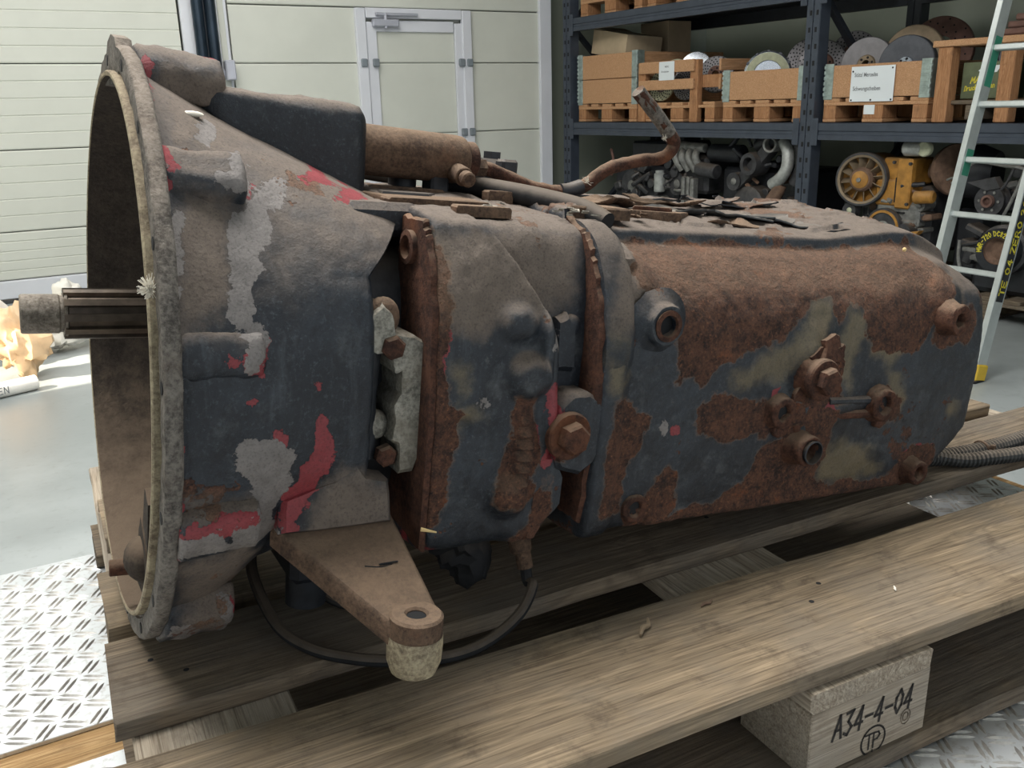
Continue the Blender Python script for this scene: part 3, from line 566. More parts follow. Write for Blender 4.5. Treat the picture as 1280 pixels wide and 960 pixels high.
def loft(sections, bump=None, caps=True):
    S = np.array(sections); m, k = S.shape[:2]; V = S.reshape(-1, 3).copy()
    i = np.arange(m)[:, None]; 
    nx = np.roll(S, -1, 1)-np.roll(S, 1, 1); N = np.stack([np.zeros_like(nx[..., 0]), nx[..., 2], -nx[..., 1]], -1)
    N /= np.maximum(np.linalg.norm(N, axis=-1, keepdims=True), 1e-9)
    c = S.mean(1, keepdims=True); sg = np.sign(((S-c)*N).sum(-1).mean()); N = (N*sg).reshape(-1, 3)
    if bump is not None: V += N*bump(V, N)[:, None]
    F = []
    for a in range(m-1):
        r0, r1 = a*k, (a+1)*k
        for b in range(k): b2 = (b+1) % k; F.append((r0+b, r0+b2, r1+b2, r1+b))
    V = V.tolist()
    if caps:
        for r0, sec in ((0, S[0]), ((m-1)*k, S[-1])):
            cen = len(V); V.append(sec.mean(0).tolist())
            for b in range(k): F.append((r0+b, r0+(b+1) % k, cen))
    return GMB().add(V, F)
def sg_(d, r, p=4): return np.exp(-(d/r)**p)
def blob(V, x, z, r, amp, p=4, sz=1.): return amp*sg_(np.hypot(V[:, 0]-x, (V[:, 2]-z)/sz), r, p)*(V[:, 1] < -.15)
# --- bell housing
BX = np.array([.012, .022, .06, .10, .15, .178])
BA = np.array([.289, .284, .281, .277, .270, .264]); BT = np.array([.289, .283, .262, .235, .198, .178]); BB = np.array([.289, .284, .270, .215, .172, .155]); BN = np.array([2, 2, 2, 2.2, 2.8, 3.3])
def bell_sec(x, k=220, inset=0.):
    a, t, b, n = (np.interp(x, BX, q) for q in (BA, BT, BB, BN)); ph = np.linspace(0, 2*np.pi, k, endpoint=False)
    s, c = np.sin(ph), np.cos(ph); y = -(a-inset)*np.sign(s)*np.abs(s)**(2/n); z = np.where(c > 0, t-inset, b-inset)*np.sign(c)*np.abs(c)**(2/n)
    return np.stack([np.full(k, x), y, z], 1)
def bell_bump(V, N):
    f = fbm(V, 25, 3, 1)*.002+fbm(V, 110, 2, 4)*.0009
    # window opening on the near side is left free by cutting the rear edge inwards
    return f
bell = loft([bell_sec(x, 260) for x in np.r_[np.linspace(.010, .178, 62)]], bell_bump, caps=False)
def tuck(p): return .052*min(max((p[2]-.112)/.05, 0), 1)
bell.v = [(p[0]+tuck(p)*max(0, (p[0]-.06)/.118)**1.5, p[1], p[2]) for p in bell.v]
# rear lip turning inwards
n0 = len(bell.v); k = 260
for j, (x, ins) in enumerate(((.182, .004), (.184, .012), (.183, .03), (.178, .07))):
    bell.v += bell_sec(min(x, .178), k, ins).tolist(); bell.v[-k:] = [(x+tuck(p), p[1], p[2]) for p in bell.v[-k:]]
    r0 = n0-k+j*k
    for b in range(k): bell.f.append((r0+b, r0+(b+1) % k, r0+k+(b+1) % k, r0+k+b))
bell = bell.gbuild('bell_housing', M['cast'], attr='bell', smooth=50)
bell['label'] = 'flared bell housing with scraped red and grey paint'
fl = GMB().lathe([(.285, .0145), (.2965, .0140), (.2988, .0115), (.2988, .0025), (.2968, .0), (.278, .0), (.277, .002), (.2745, .002)], (0, 0, 0), (1, 0, 0), 160, caps=False)
for i in range(len(fl.v)):                         # chipped edge
    p = np.array([fl.v[i]]); q = 1+.004*float(fbm(p, 70, 3, 2)[0]); fl.v[i] = (fl.v[i][0]+.0012*float(fbm(p, 90, 2, 7)[0]), fl.v[i][1]*q, fl.v[i][2]*q)
flange = fl.gbuild('flange', M['flange_metal'], bell, smooth=50); flange['label'] = 'pitted bare metal flange rim'
GMB().lathe([(.2745, .004), (.2745, -.0045), (.2730, -.006), (.2700, -.006), (.2692, -.0050), (.2690, .004)], (0, 0, 0), (1, 0, 0), 160, caps=False).gbuild('spigot_lip', M['lip'], bell, smooth=40)
# inner wall and back wall of the bell
GMB().lathe([(.2691, -.0050), (.2688, .0), (.264, .03), (.258, .07), (.235, .10), (.20, .128), (.12, .135), (.07, .128), (.065, .09), (.035, .088), (.033, .12)], (0, 0, 0), (1, 0, 0), 120, caps=False).gbuild('inner_wall', M['bell_inside'], bell, smooth=40)
# bolt holes in the flange face
for i in range(16):
    a = math.radians(i*22.5+6); r = .287; GMB().cyl((-.0006, r*math.sin(a), r*math.cos(a)), (.002, r*math.sin(a), r*math.cos(a)), .0055, seg=12).gbuild('bolt_hole', M['slot'], bell)
# lug ears behind the flange: half-round ribs that run back along the bell
def lug(ang, r, w, L, h, x0=.012, nm='bolt_lug', tilt=0.):
    # rounded trough lying on the bell along x; ang measured from top towards the near side
    a = math.radians(ang); rad = Vector((0, -math.sin(a), math.cos(a))); tan = Vector((0, -math.cos(a), -math.sin(a)))
    xs = [0, .004, .03, .5, .94, .985, 1.0]; sc = [.90, .97, 1, .98, .97, .90, .74]; sec = []
    m = 40
    for x, s in zip(xs, sc):
        ph = np.linspace(0, 2*np.pi, m, endpoint=False); rr = []
        for t in ph:
            q = Vector((x0+x*L, 0, 0))+rad*(r+tilt*x+(h if math.cos(t) > 0 else h*.25)*s*np.sign(math.cos(t))*abs(math.cos(t))**.6)+tan*(w*s*np.sign(math.sin(t))*abs(math.sin(t))**.75); rr.append(list(q))
        sec.append(rr)
    S = np.array(sec); xs2 = np.linspace(0, 1, 24); S2 = np.array([[ [np.interp(x, xs, S[:, j, c]) for c in range(3)] for j in range(m)] for x in xs2])
    return loft(S2, lambda V, N: fbm(V, 60, 3, 3)*.004)
lug(70, .268, .021, .076, .024, tilt=-.006).gbuild('bolt_lug', M['cast'], bell, attr='bell', smooth=60)
lug(80, .0, .001, .001, .001) if 0 else None
def lug_xz(z, y, w, L, h):                         # same lug placed by height
    ang = math.degrees(math.atan2(-y, z)); lug(ang, math.hypot(y, z), w, L, h, tilt=-.004).gbuild('bolt_lug', M['cast'], bell, attr='bell', smooth=60)
bpy.data.objects.remove(bpy.data.objects['bolt_lug'])
lug_xz(.183, -.198, .024, .068, .026); lug_xz(.050, -.266, .021, .070, .019); lug_xz(-.098, -.264, .024, .068, .022)
lug_xz(.262, -.060, .034, .078, .036); lug_xz(-.222, -.160, .046, .066, .032)
lug_xz(.20, .19, .024, .07, .024); lug_xz(.0, .27, .022, .07, .02); lug_xz(-.19, .21, .024, .07, .024)
# top ear of the flange
GMB().prism([(-.055, .262), (-.048, .287), (-.030, .303), (0, .308), (.028, .303), (.046, .287), (.055, .262)], 0.0, .015, (0, 0, 0), (0, 1, 0), (0, 0, 1), (1, 0, 0), .003).gbuild('top_ear', M['flange_metal'], bell, smooth=30)
# --- big box shaped bulge above the bell
def rbox(cx, cy, cz, dx, dy, dz, r, m=80):
    hx, hy, hz = dx/2, dy/2, dz/2; ph = np.linspace(0, 2*np.pi, m, endpoint=False); base = np.stack([np.sign(np.cos(ph))*np.abs(np.cos(ph))**.25*hy, np.sign(np.sin(ph))*np.abs(np.sin(ph))**.25*hz], 1); sec = []
    for x in np.r_[-1, np.linspace(-.99, .99, 26), 1]:
        e = min(1-abs(x), r/hx)*hx; ins = r-math.sqrt(max(r*r-(r-e)**2, 0)); f = np.array([(hy-ins)/hy, (hz-ins)/hz]); q = base*f
        sec.append(np.c_[np.full(m, cx+x*hx), q[:, 0]+cy, q[:, 1]+cz])
    return sec
S = rbox(.150, .03, .160, .164, .25, .214, .016)
for sec in S:
    zb = np.interp(sec[:, 0], [.068, .10, .15, .232], [.242, .217, .180, .14]); sec[:, 2] = zb+(sec[:, 2]-.053)/.214*(.267-zb)
loft(S, lambda V, N: fbm(V, 30, 3, 8)*.004+fbm(V, 120, 2, 4)*.001).gbuild('servo_housing', M['cast'], bell, attr='mid', smooth=60)['label'] = 'dark box-shaped bulge on top of the bell'
# bell back wall / neck
core = [(0, -.14), (-.18, -.14), (-.21, -.12), (-.215, 0), (-.215, .10), (-.232, .135), (-.234, .150), (-.222, .164), (-.1, .174), (0, .178)]
loft([np.c_[np.full(120, x), ring(core, 60)] for x in np.linspace(.2385, .45, 24)]).gbuild('inner_casing', M['cast'], gb)
loft([np.c_[np.full(80, x), ring([(0, -.13), (-.17, -.13), (-.20, -.10), (-.205, 0), (-.20, .10), (-.17, .135), (0, .14)], 40)] for x in (.14, .18, .24)]).gbuild('clutch_neck', M['black_paint'], gb)
GMB().box((.213, -.075, .158), (.075, .235, .032), .008).gbuild('top_bridge', M['cast'], gb)
# web from bell down to the ear
GMB().prism(ragged([(.10, -.118), (.10, -.085), (.150, -.070), (.167, -.040), (.171, -.058), (.180, -.070), (.202, -.076), (.207, -.118)], 3, .0008), 0, .03, (0, -.233, 0), (1, 0, 0), (0, 0, 1), (0, -1, 0), .006).gbuild('ear_web', M['cast'], bell, attr='bell', smooth=40)
# --- mid casing
MP = [(0, -.16), (-.2, -.16), (-.250, -.158), (-.268, -.150), (-.276, -.135), (-.280, -.05), (-.280, .03), (-.276, .075), (-.266, .118), (-.252, .150), (-.245, .164), (-.228, .168), (-.12, .178), (0, .184)]
def mid_sec(x):
    q = ring(MP, 210); e = min(x-.236, .368-x); ins = max(0, .007-e) if e < .007 else 0
    ins = .007-math.sqrt(max(.007**2-ins**2, 0)) if ins else 0
    q = q*[(1-ins/.27), (1-ins/.17)]; return np.c_[np.full(len(q), x), q]
def mid_bump(V, N):
    f = fbm(V, 30, 3, 11)*.004+fbm(V, 130, 2, 14)*.0012
    near = V[:, 1] < -.15
    xe = np.interp(V[:, 2], [-.15, -.05, .0, .08, .13, .17], [.40, .40, .385, .352, .318, .285])
    d = np.clip((V[:, 0]-xe)/.014, 0, 1); f -= near*(V[:, 2] > -.06)*.034*d*d*(3-2*d)
    f += blob(V, .318, .074, .020, .013, 4, .8)+blob(V, .330, .022, .021, .017, 5)+blob(V, .318, -.098, .020, .020, 4)
    f += blob(V, .331, -.055, .011, .009, 4, 3.2)*(1+.6*np.sin(V[:, 2]*520))
    f += blob(V, .350, .045, .007, .010, 6, 5)+blob(V, .36, -.02, .010, .006, 4, 3)
    f -= blob(V, .262, -.026, .012, .006, 4)
    f += blob(V, .34, -.135, .02, .006, 4)+blob(V, .262, .09, .03, .003, 2, 2)
    return f
mid = loft([mid_sec(x) for x in np.r_[np.linspace(.236, .243, 6), np.linspace(.245, .36, 60), np.linspace(.361, .368, 6)]], mid_bump).gbuild('gear_casing', M['cast'], attr='mid', smooth=55)
mid['label'] = 'middle casing with rounded bosses and flaking dark blue paint'
# recessed right flank of the mid casing, shaded
fp = [(0, -.15), (-.2, -.15), (-.246, -.14), (-.255, -.05), (-.255, .05), (-.250, .10), (-.240, .150), (-.22, .166), (-.1, .175), (0, .18)]
loft([np.c_[np.full(200, x), ring(fp, 100)] for x in np.linspace(.285, .413, 34)], lambda V, N: fbm(V, 40, 3, 6)*.005-.03*(V[:, 2] < -.06)*(V[:, 1] < 0)).gbuild('joint_casing', M['cast'], gb, attr='mid', smooth=55)
def boss(name, x, z, y, r, h, hole, parent, mat='rust', flare=1.35, depth=.02, seg=28):
    pr = [(r*flare, -.004), (r*1.12, h*.25), (r, h*.55), (r, h-.002), (r-.002, h)]
    if hole: pr += [(hole+.002, h), (hole, h-.002), (hole*.92, h*.42), (0, h*.42)]
    else: pr += [(0, h)]
    g = GMB().lathe(pr, (x, y, z), (0, -1, 0), seg); V = np.array(g.v); n = fbm(V, 120, 3, 5)*.003; g.v = [tuple(p) for p in V+np.stack([n, n*.6, -n], 1)]
    o = g.gbuild(name, M[mat], parent, smooth=45)
    if hole: GMB().cyl((x, y-h*.40, z), (x, y-h*.46, z), hole*.93, seg=20).gbuild('hole', M['slot'], parent)  # dark disc, shade of a deeper hole painted on its bottom
    return o
def hexbolt(x, z, y, r, h, parent, name='bolt', mat='rust', washer=True):
    g = GMB().prism(hexa(r, .3), 0, h, (x, y, z), (1, 0, 0), (0, 0, 1), (0, -1, 0), .0025)
    if washer: g.lathe([(r*1.5, -.004), (r*1.5, .003), (r*1.4, .005), (r*.7, .0055)], (x, y, z), (0, -1, 0), 24)
    return g.gbuild(name, M[mat], parent, smooth=30)
# lug with the big rusty bolt
lg = ragged([(.373, -.075), (.365, -.05), (.366, -.01), (.383, .004), (.402, .004), (.417, -.004), (.424, -.022), (.424, -.052), (.416, -.072), (.400, -.083)], 3, .0006)
lo = GMB().prism(lg, .245, .286, (0, 0, 0), (1, 0, 0), (0, 0, 1), (0, -1, 0), .005).gbuild('bolt_lug', M['cast'], mid, attr='mid', smooth=40)
hexbolt(.379, -.038, -.288, .0165, .018, mid)
GMB().prism(ragged([(.345, -.15), (.352, -.06), (.372, -.06), (.384, -.085), (.384, -.115), (.366, -.13), (.355, -.152)], 3, .001), .24, .279, (0, 0, 0), (1, 0, 0), (0, 0, 1), (0, -1, 0), .004).gbuild('lower_lug', M['cast'], mid, attr='mid', smooth=40)
GMB().prism(ragged([(.375, .02), (.372, .075), (.385, .08), (.396, .06), (.398, .02)], 3, .001), .235, .262, (0, 0, 0), (1, 0, 0), (0, 0, 1), (0, -1, 0), .006).gbuild('upper_lug', M['cast'], mid, attr='mid', smooth=40)
GMB().ball((.392, -.252, .066), .012, 16, 8, (1, .7, 1)).gbuild('cap_nut', M['cast'], mid, attr='mid')
# threaded hole in the front face, upper corner
GMB().lathe([(.016, -.003), (.016, .004), (.011, .005), (.009, .0), (.0085, -.02), (0, -.02)], (.2292, -.216, .136), (-1, 0, 0), 20).gbuild('front_hole', M['rust'], mid)
# front face of the mid casing is rust red
fr = ragged([(-.272, -.148), (-.278, -.02), (-.274, .07), (-.262, .12), (-.250, .150), (-.238, .163), (-.19, .165), (-.18, .0), (-.19, -.14)], 6, .0015)
GMB().prism(fr, 0, .006, (.2365, 0, 0), (0, 1, 0), (0, 0, 1), (-1, 0, 0), .003).gbuild('front_flange_face', M['rust'], mid, smooth=30)['label'] = 'red-brown rusty front face'
# silver clamp casting in the window between bell and casing
cl = GMB()
cp = [(.176, .078), (.190, .090), (.199, .083), (.203, .064), (.222, .060), (.233, .054), (.236, .040), (.236, -.046), (.229, -.072), (.214, -.074), (.213, -.045), (.205, -.040), (.208, -.025), (.205, -.006), (.212, .005), (.212, .028), (.205, .026), (.203, .034), (.200, .046), (.186, .046), (.176, .050)]
cl.prism(ragged(cp, 3, .0007), .205, .256, (0, 0, 0), (1, 0, 0), (0, 0, 1), (0, -1, 0), .005)
cl = cl.gbuild('release_clamp', M['alu'], gb, smooth=30); cl['label'] = 'pale grey notched clamp casting in the dark gap'
hexbolt(.201, .050, -.250, .0115, .012, cl, washer=False); hexbolt(.203, -.056, -.242, .011, .010, cl, washer=False)
GMB().tube([(.186, -.236, .05), (.184, -.232, .0), (.186, -.232, -.06)], .012, 12).gbuild('clamp_arm', M['black_paint'], cl)
GMB().ball((.193, -.246, .076), .017, 16, 10, (1, .55, 1.1)).gbuild('clamp_cap', M['rust_dusty'], cl, smooth=40)
GMB().ball((.196, -.228, -.03), .015, 14, 8).ball((.190, -.226, -.055), .010, 12, 8).gbuild('clamp_knuckle', M['alu'], cl)
# --- mounting ear
ear = GMB()
# triangular plate from the bell foot to the eye, sloping down towards the viewer
def W2G(x, y, z): p = GM.inverted() @ Vector((x, y, z)); return Vector((p.x, p.y, p.z-Z0))
eye = W2G(.2455, .626, .2605); 
A0, A1 = Vector((.098, -.238, -.116)), Vector((.212, -.238, -.112))
dirv = (eye-(A0+A1)/2); 
def ear_plate(th0, th1):
    n = 14; top, bot = [], []
    R0 = .0235
    u = Vector((1, 0, 0))
    for i in range(n+1):
        t = i/n; l = A0.lerp(eye-u*R0, t**.95); r = A1.lerp(eye+u*R0, t**.95)
        top.append((l, r)); th = th0+(th1-th0)*t; bot.append((l-Vector((0, 0, th)), r-Vector((0, 0, th))))
    vs, fs = [], []
    for (a, b), (c, d) in zip(top, bot):
        e = Vector((.003, 0, 0)); f = Vector((0, 0, .003))
        vs += [a+e, (a*.5+b*.5), b-e, b-f, d, (c*.5+d*.5), c, a-f]
    for i in range(n):
        for j in range(8): fs.append((i*8+j, i*8+(j+1) % 8, i*8+8+(j+1) % 8, i*8+8+j))
    fs.append(tuple(range(8))); fs.append(tuple(n*8+j for j in range(8)))
    return vs, fs
ear.add(*ear_plate(.020, .020))
ear = ear.gbuild('mounting_ear', M['rust_dusty'], gb, smooth=40); ear['label'] = 'brown triangular mounting arm reaching towards the viewer'
GMB().lathe([(.0085, -.044), (.0085, .004), (.0105, .0062), (.021, .0062), (.0232, .004), (.0235, -.02), (.0225, -.034), (.019, -.044)], eye, (0, 0, 1), 32, closed=True).gbuild('eye', M['rust_dusty'], ear)
GMB().cyl(eye+Vector((0, 0, .0025)), eye+Vector((0, 0, .0032)), .0087, seg=20).gbuild('eye_hole', M['slot'], ear)  # dark disc painting the shade inside the eye
foot = GMB().lathe([(.0088, -.046), (.0238, -.012), (.0242, -.022), (.0236, -.036), (.020, -.0465)], eye, (0, 0, 1), 32, closed=True)
foot.gbuild('eye_foot', M['lip'], ear)['label'] = 'whitish scraped lower end of the eye'
# crack across the arm
GMB().tube([A0.lerp(eye, .50)+Vector((.022, 0, .0008)), A0.lerp(eye, .53)+Vector((.034, 0, .0008)), A0.lerp(eye, .52)+Vector((.046, 0, .0008)), A1.lerp(eye, .52)+Vector((-.022, 0, .0008)), A1.lerp(eye, .52)+Vector((-.004, 0, .001))], .0008, 5).gbuild('crack', M['slot'], ear)
# --- rear casing
RP = [(0, -.158), (-.20, -.158), (-.258, -.158), (-.274, -.154), (-.281, -.143), (-.283, -.05), (-.281, .055), (-.270, .095), (-.248, .120), (-.222, .138), (-.206, .144), (-.2035, .146), (-.2025, .1465), (-.1995, .1585), (-.198, .160), (-.190, .162), (-.12, .172), (0, .182)]
XR0, XR1 = .414, 1.056
def rear_sec(x):
    q = ring(RP, 250); e = x-XR0; g = XR1-x; ins = 0
    if e < .008: ins = .008-math.sqrt(max(.008**2-(.008-e)**2, 0))
    if g < .03: ins = .03-math.sqrt(max(.03**2-(.03-g)**2, 0))
    q = q*[1-ins/.28, 1-ins/.165]
    q[:, 1] += np.where(q[:, 1] > .08, .013*np.clip((x-.80)/.12, 0, 1)*np.clip((q[:, 1]-.08)/.05, 0, 1)*np.clip((-q[:, 0]+.3)/.2, 0, 1), 0)
    q[:, 1] -= .030*np.clip((x-.96)/.09, 0, 1)**1.4*(q[:, 1] > .1)*np.clip((q[:, 1]-.1)/.05, 0, 1)
    xx = np.full(len(q), x); xx -= np.clip((-q[:, 1]-.08)/.07, 0, 1)*.075*np.clip((x-.85)/.17, 0, 1)**1.5     # lower rear corner is cut back
    return np.c_[xx, q]
def rear_bump(V, N):
    f = fbm(V, 20, 3, 21)*.0028+fbm(V, 120, 2, 24)*.0011
    x, y, z = V.T; near = y < -.15; band = np.clip((.452-x)/.012, 0, 1); f += near*band*.006
    f += (z > .12)*(y < -.1)*np.clip((.468-x)/.010, 0, 1)*.008
    f += blob(V, .462, .118, .024, .012, 3, 1.1)                       # grey lug at the front corner
    f += blob(V, .955, .095, .030, .010, 3)+blob(V, .722, .025, .030, .008, 3, 1.2)+blob(V, .73, -.06, .05, .006, 3, .8)
    f += blob(V, .80, -.034, .05, .004, 6, .15)+blob(V, .74, -.03, .075, .0035, 8, .35)
    f += near*.004*np.exp(-((z+.148)/.008)**2)*(x > .5)
    d = np.hypot((x-.955)/1.6, (z-.14)/.55+(y+.2)*1.2); f -= (y < -.05)*(z > .09)*.016*np.exp(-(d/.035)**2)   # hollow at the rear shoulder
    top = z > .15
    f += (top & (y > -.17))*(.0035*(fbm(V, 18, 3, 31) > .12)+.0025*(fbm(V, 34, 2, 33) > .2)); f *= np.where((z > .135) & (y < -.18), .35, 1.)
    rr = near & (z > -.02) & (z < .14); f += rr*fbm(V, 80, 3, 41)*.0012
    return f
rear = loft([rear_sec(x) for x in np.r_[np.linspace(XR0, XR0+.008, 5), np.linspace(XR0+.0105, XR1-.03, 200), np.linspace(XR1-.028, XR1, 16)]], rear_bump).gbuild('rear_casing', M['cast'], attr='rear', smooth=55)
rear['label'] = 'long rear casing with flaking brown rust over dark blue paint'
# front edge of the rear casing: a thick rust crust
fr = ragged([(-.276, -.14), (-.286, -.02), (-.283, .07), (-.262, .125), (-.238, .158), (-.2, .172), (-.19, .150), (-.225, .06), (-.235, -.05), (-.235, -.14)], 8, .002)
GMB().prism(fr, 0, .008, (.4165, 0, 0), (0, 1, 0), (0, 0, 1), (-1, 0, 0), .003).gbuild('front_edge_crust', M['rust'], rear, smooth=30)
loft([[(x, y, z) for y, z in zip(*np.array(chaikin([(-.17, .150), (-.19, .170), (-.224, .168), (-.250, .150), (-.266, .125), (-.279, .095), (-.287, .06), (-.288, .02), (-.27, .015), (-.18, .05)], 2)).T)] for x in (.413, .415, .42, .444, .450, .454)], lambda V, N: fbm(V, 40, 3, 5)*.003-.006*((V[:, 0] < .414)+(V[:, 0] > .452))-.003*((V[:, 0] > .449)&(V[:, 0] < .452))).gbuild('corner_rib', M['cast'], rear, attr='rear', smooth=50)
Y = -.283
boss('boss', .484, .072, -.280, .022, .014, .0115, rear, 'cast', 1.7)['label'] = 'painted boss with a rusty hole'
GMB().lathe([(.0165, .0), (.0165, .0015), (.0115, .002), (.0105, -.001)], (.484, -.294, .072), (0, -1, 0), 24, closed=True).gbuild('hole_rim', M['rust'], rear)
boss('boss', .955, .072, -.278, .020, .022, .0095, rear); boss('boss', .478, -.130, -.277, .016, .009, .0085, rear, flare=1.5); boss('boss', .935, -.132, -.278, .017, .020, .0085, rear, flare=1.4)
boss('boss', .671, -.033, -.283, .0185, .012, .0095, rear, flare=1.3); boss('boss', .843, -.034, -.283, .021, .014, .0115, rear, flare=1.25)
boss('tube_boss', .708, -.078, -.283, .019, .026, .0125, rear, flare=1.3, depth=.03)
GMB().lathe([(.0135, .0), (.0145, .004), (.0128, .0045), (.0122, -.004)], (.708, -.309, -.078), (0, -1, 0), 24, closed=True).gbuild('tube_rim', M['black_paint'], rear)
boss('plug_seat', .717, .006, -.284, .0215, .016, 0, rear, flare=1.5)
hexbolt(.714, .007, -.302, .0165, .017, rear, 'drain_plug')
# flaking crust above the plug, cross ribs
def flakes(spots, nm, mat, par, th=.004):
    for (x, y, z), r, N_, sq in spots:
        Nv = Vector(N_).normalized(); u = Nv.orthogonal().normalized(); v = Nv.cross(u); k = random.randint(9, 13); a0 = random.random()*6
        pl = [((r*random.uniform(.65, 1.15))*math.cos(a0+i*2*math.pi/k), (r*sq*random.uniform(.65, 1.15))*math.sin(a0+i*2*math.pi/k)) for i in range(k)]
        g = GMB().prism(pl, -.002, th, (x, y, z), u, v, Nv, .0015); tl = random.uniform(-.06, .06)
        g.gbuild(nm, M[mat], par, smooth=30)
flakes([((.735, -.288, .040), .018, (.1, -1, .25), 1), ((.722, -.286, .030), .016, (-.1, -1, .1), 1), ((.750, -.287, .034), .012, (.2, -1, .1), .8), ((.70, -.285, -.012), .016, (0, -1, .1), .7), ((.676, -.284, -.05), .02, (0, -1, 0), .6), ((.848, -.284, -.058), .010, (0, -1, 0), .8)], 'rust_flake', 'rust', rear, .005)
for p, q in (((.750, -.284, -.026), (.828, -.284, -.029)), ((.750, -.284, -.043), (.828, -.284, -.046)), ((.712, -.284, -.03), (.712, -.284, -.06)), ((.70, -.284, -.05), (.716, -.284, -.085))):
    GMB().cyl(p, q, .006, seg=10).gbuild('rib', M['rust'] if p[2] < -.035 else M['cast'], rear)
# lower dark corner of the tail
tail = [(0, -.152), (-.19, -.152), (-.228, -.150), (-.240, -.135), (-.243, .0), (-.23, .08), (-.16, .118), (0, .128)]
loft([np.c_[np.full(160, x), ring(tail, 80)*(1-.18*max(0, (x-1.0)/.06)**2)] for x in np.linspace(.93, 1.03, 16)], lambda V, N: fbm(V, 30, 3, 2)*.004).gbuild('tail_cover', M['black_paint'], gb)
# bottom pan and sheets below
loft([np.c_[np.full(120, x), ring([(0, -.150), (-.12, -.150), (-.20, -.148), (-.215, -.12), (-.215, 0), (0, .02)], 60)] for x in np.linspace(.40, .98, 30)]).gbuild('bottom_pan', M['black_paint'], gb)
# input shaft with splines
sh = []
n = 10
for i in range(n):
    a = 2*math.pi*i/n; p = 2*math.pi/n
    for f, r in ((-.27, .0215), (-.22, .0258), (.22, .0258), (.27, .0215)): sh.append((r*math.cos(a+f*p), r*math.sin(a+f*p)))
shaft = GMB().prism(sh, -.050, .12, (0, 0, .036), (0, 1, 0), (0, 0, 1), (1, 0, 0)).gbuild('input_shaft', M['shaft'], gb, smooth=20)
shaft['label'] = 'dark splined steel input shaft'
shaft.location = (0, 0, 0)
GMB().lathe([(.0, -.0885), (.0185, -.0885), (.0197, -.087), (.0197, -.0545), (.0185, -.053), (.0185, -.0495), (.0235, -.0495), (.0238, -.047), (.02, -.045)], (0, 0, .036), (1, 0, 0), 40).gbuild('shaft_tip', M['shaft_tip'], shaft, smooth=30)
# fork pivot and pin inside the foot of the bell
fk = GMB().ball((.010, -.100, -.196), .026, 18, 10, (.8, 1, .9)).prism(ragged([(-.15, -.225), (-.13, -.17), (-.10, -.150), (-.08, -.18), (-.07, -.235)], 3, .002), .006, .03, (0, 0, 0), (0, 1, 0), (0, 0, 1), (1, 0, 0), .004).prism(ragged([(-.19, -.15), (-.20, -.10), (-.18, -.09), (-.165, -.13)], 3, .001), .0, .02, (0, 0, 0), (0, 1, 0), (0, 0, 1), (1, 0, 0), .003)
fk = fk.gbuild('release_fork', M['bell_inside'], gb, smooth=40)
GMB().cyl((-.022, -.080, -.211), (.02, -.084, -.211), .0085, seg=14, bev=.001).gbuild('fork_pin', M['rust'], fk)
# clutch cylinder behind the bulge, bleed plug, end cap
cy = GMB().lathe([(.0, .0), (.0265, .0), (.0268, .02), (.0268, .128), (.0255, .137), (.022, .141), (.0, .141)], (.222, -.045, .221), (1, 0, -.02), 40)
V = np.array(cy.v); q = fbm(V, 60, 3, 5)*.002; cy.v = [tuple(p) for p in V+np.c_[q, q, q]]
cyl = cy.gbuild('clutch_cylinder', M['rust_dusty'], gb, smooth=45); cyl['label'] = 'dusty brown clutch cylinder on top'
GMB().cyl((.345, -.060, .206), (.345, -.088, .200), .0105, seg=18, bev=.001).cyl((.345, -.088, .200), (.345, -.101, .197), .0085, seg=14, bev=.002).gbuild('bleed_plug', M['rust_dusty'], cyl)
GMB().lathe([(.021, .0), (.021, .012), (.019, .014), (0, .014)], (.362, -.045, .218), (1, 0, 0), 24).gbuild('end_cap', M['rust'], cyl)
GMB().prism(hexa(.011), 0, .016, (.376, -.043, .211), (0, 1, 0), (0, 0, 1), (1, 0, 0), .001).gbuild('pipe_nut', M['rust_dusty'], cyl, smooth=20)
GMB().box((.33, -.045, .185), (.022, .03, .05), .003).gbuild('cylinder_foot', M['black_paint'], cyl)
# bent pipe standing up from the gearbox
pts = [(.388, -.04, .210), (.404, -.04, .209), (.455, -.04, .194), (.490, -.04, .190), (.512, -.04, .192), (.535, -.04, .199), (.569, -.04, .222), (.618, -.04, .236), (.648, -.04, .240), (.664, -.04, .250), (.669, -.04, .262), (.660, -.04, .272), (.635, -.04, .294), (.602, -.04, .319)]
pp = GMB().tube(pts, [.0082]*10+[.0088]*4, 12, 6)
V = np.array(pp.v); q = fbm(V, 150, 2, 5)*.0018; pp.v = [tuple(p) for p in V+np.c_[q, q, -q]]
pipe = pp.gbuild('bent_pipe', M['rust'], gb, smooth=60); pipe['label'] = 'rusty bent pipe rising over the gearbox'
GMB().tube([(.660, -.04, .272), (.648, -.04, .283), (.635, -.04, .294), (.618, -.04, .307), (.602, -.04, .3195)], [.0094, .0092, .0094, .009, .0088], 12, 4).gbuild('torn_wrap', M['flange_metal'], pipe, smooth=60)
GMB().tube([(.500, -.041, .191), (.512, -.041, .192), (.53, -.041, .198)], .0092, 12, 4).gbuild('tape_wrap', M['black_paint'], pipe)
for c, r in (((.535, -.046, .204), .007), ((.650, -.044, .266), .005)):
    g = GMB()
    for _ in range(40):
        d_ = Vector((random.gauss(0, 1), random.gauss(0, 1), random.gauss(0, 1))).normalized()*r*random.uniform(.3, 1.2); g.tube([c, Vector(c)+d_*.6, Vector(c)+d_+Vector((0, 0, .001))], .00025, 4, 1)
    g.gbuild('fluff', M['fluff'], pipe)['kind'] = 'stuff'
g = GMB()
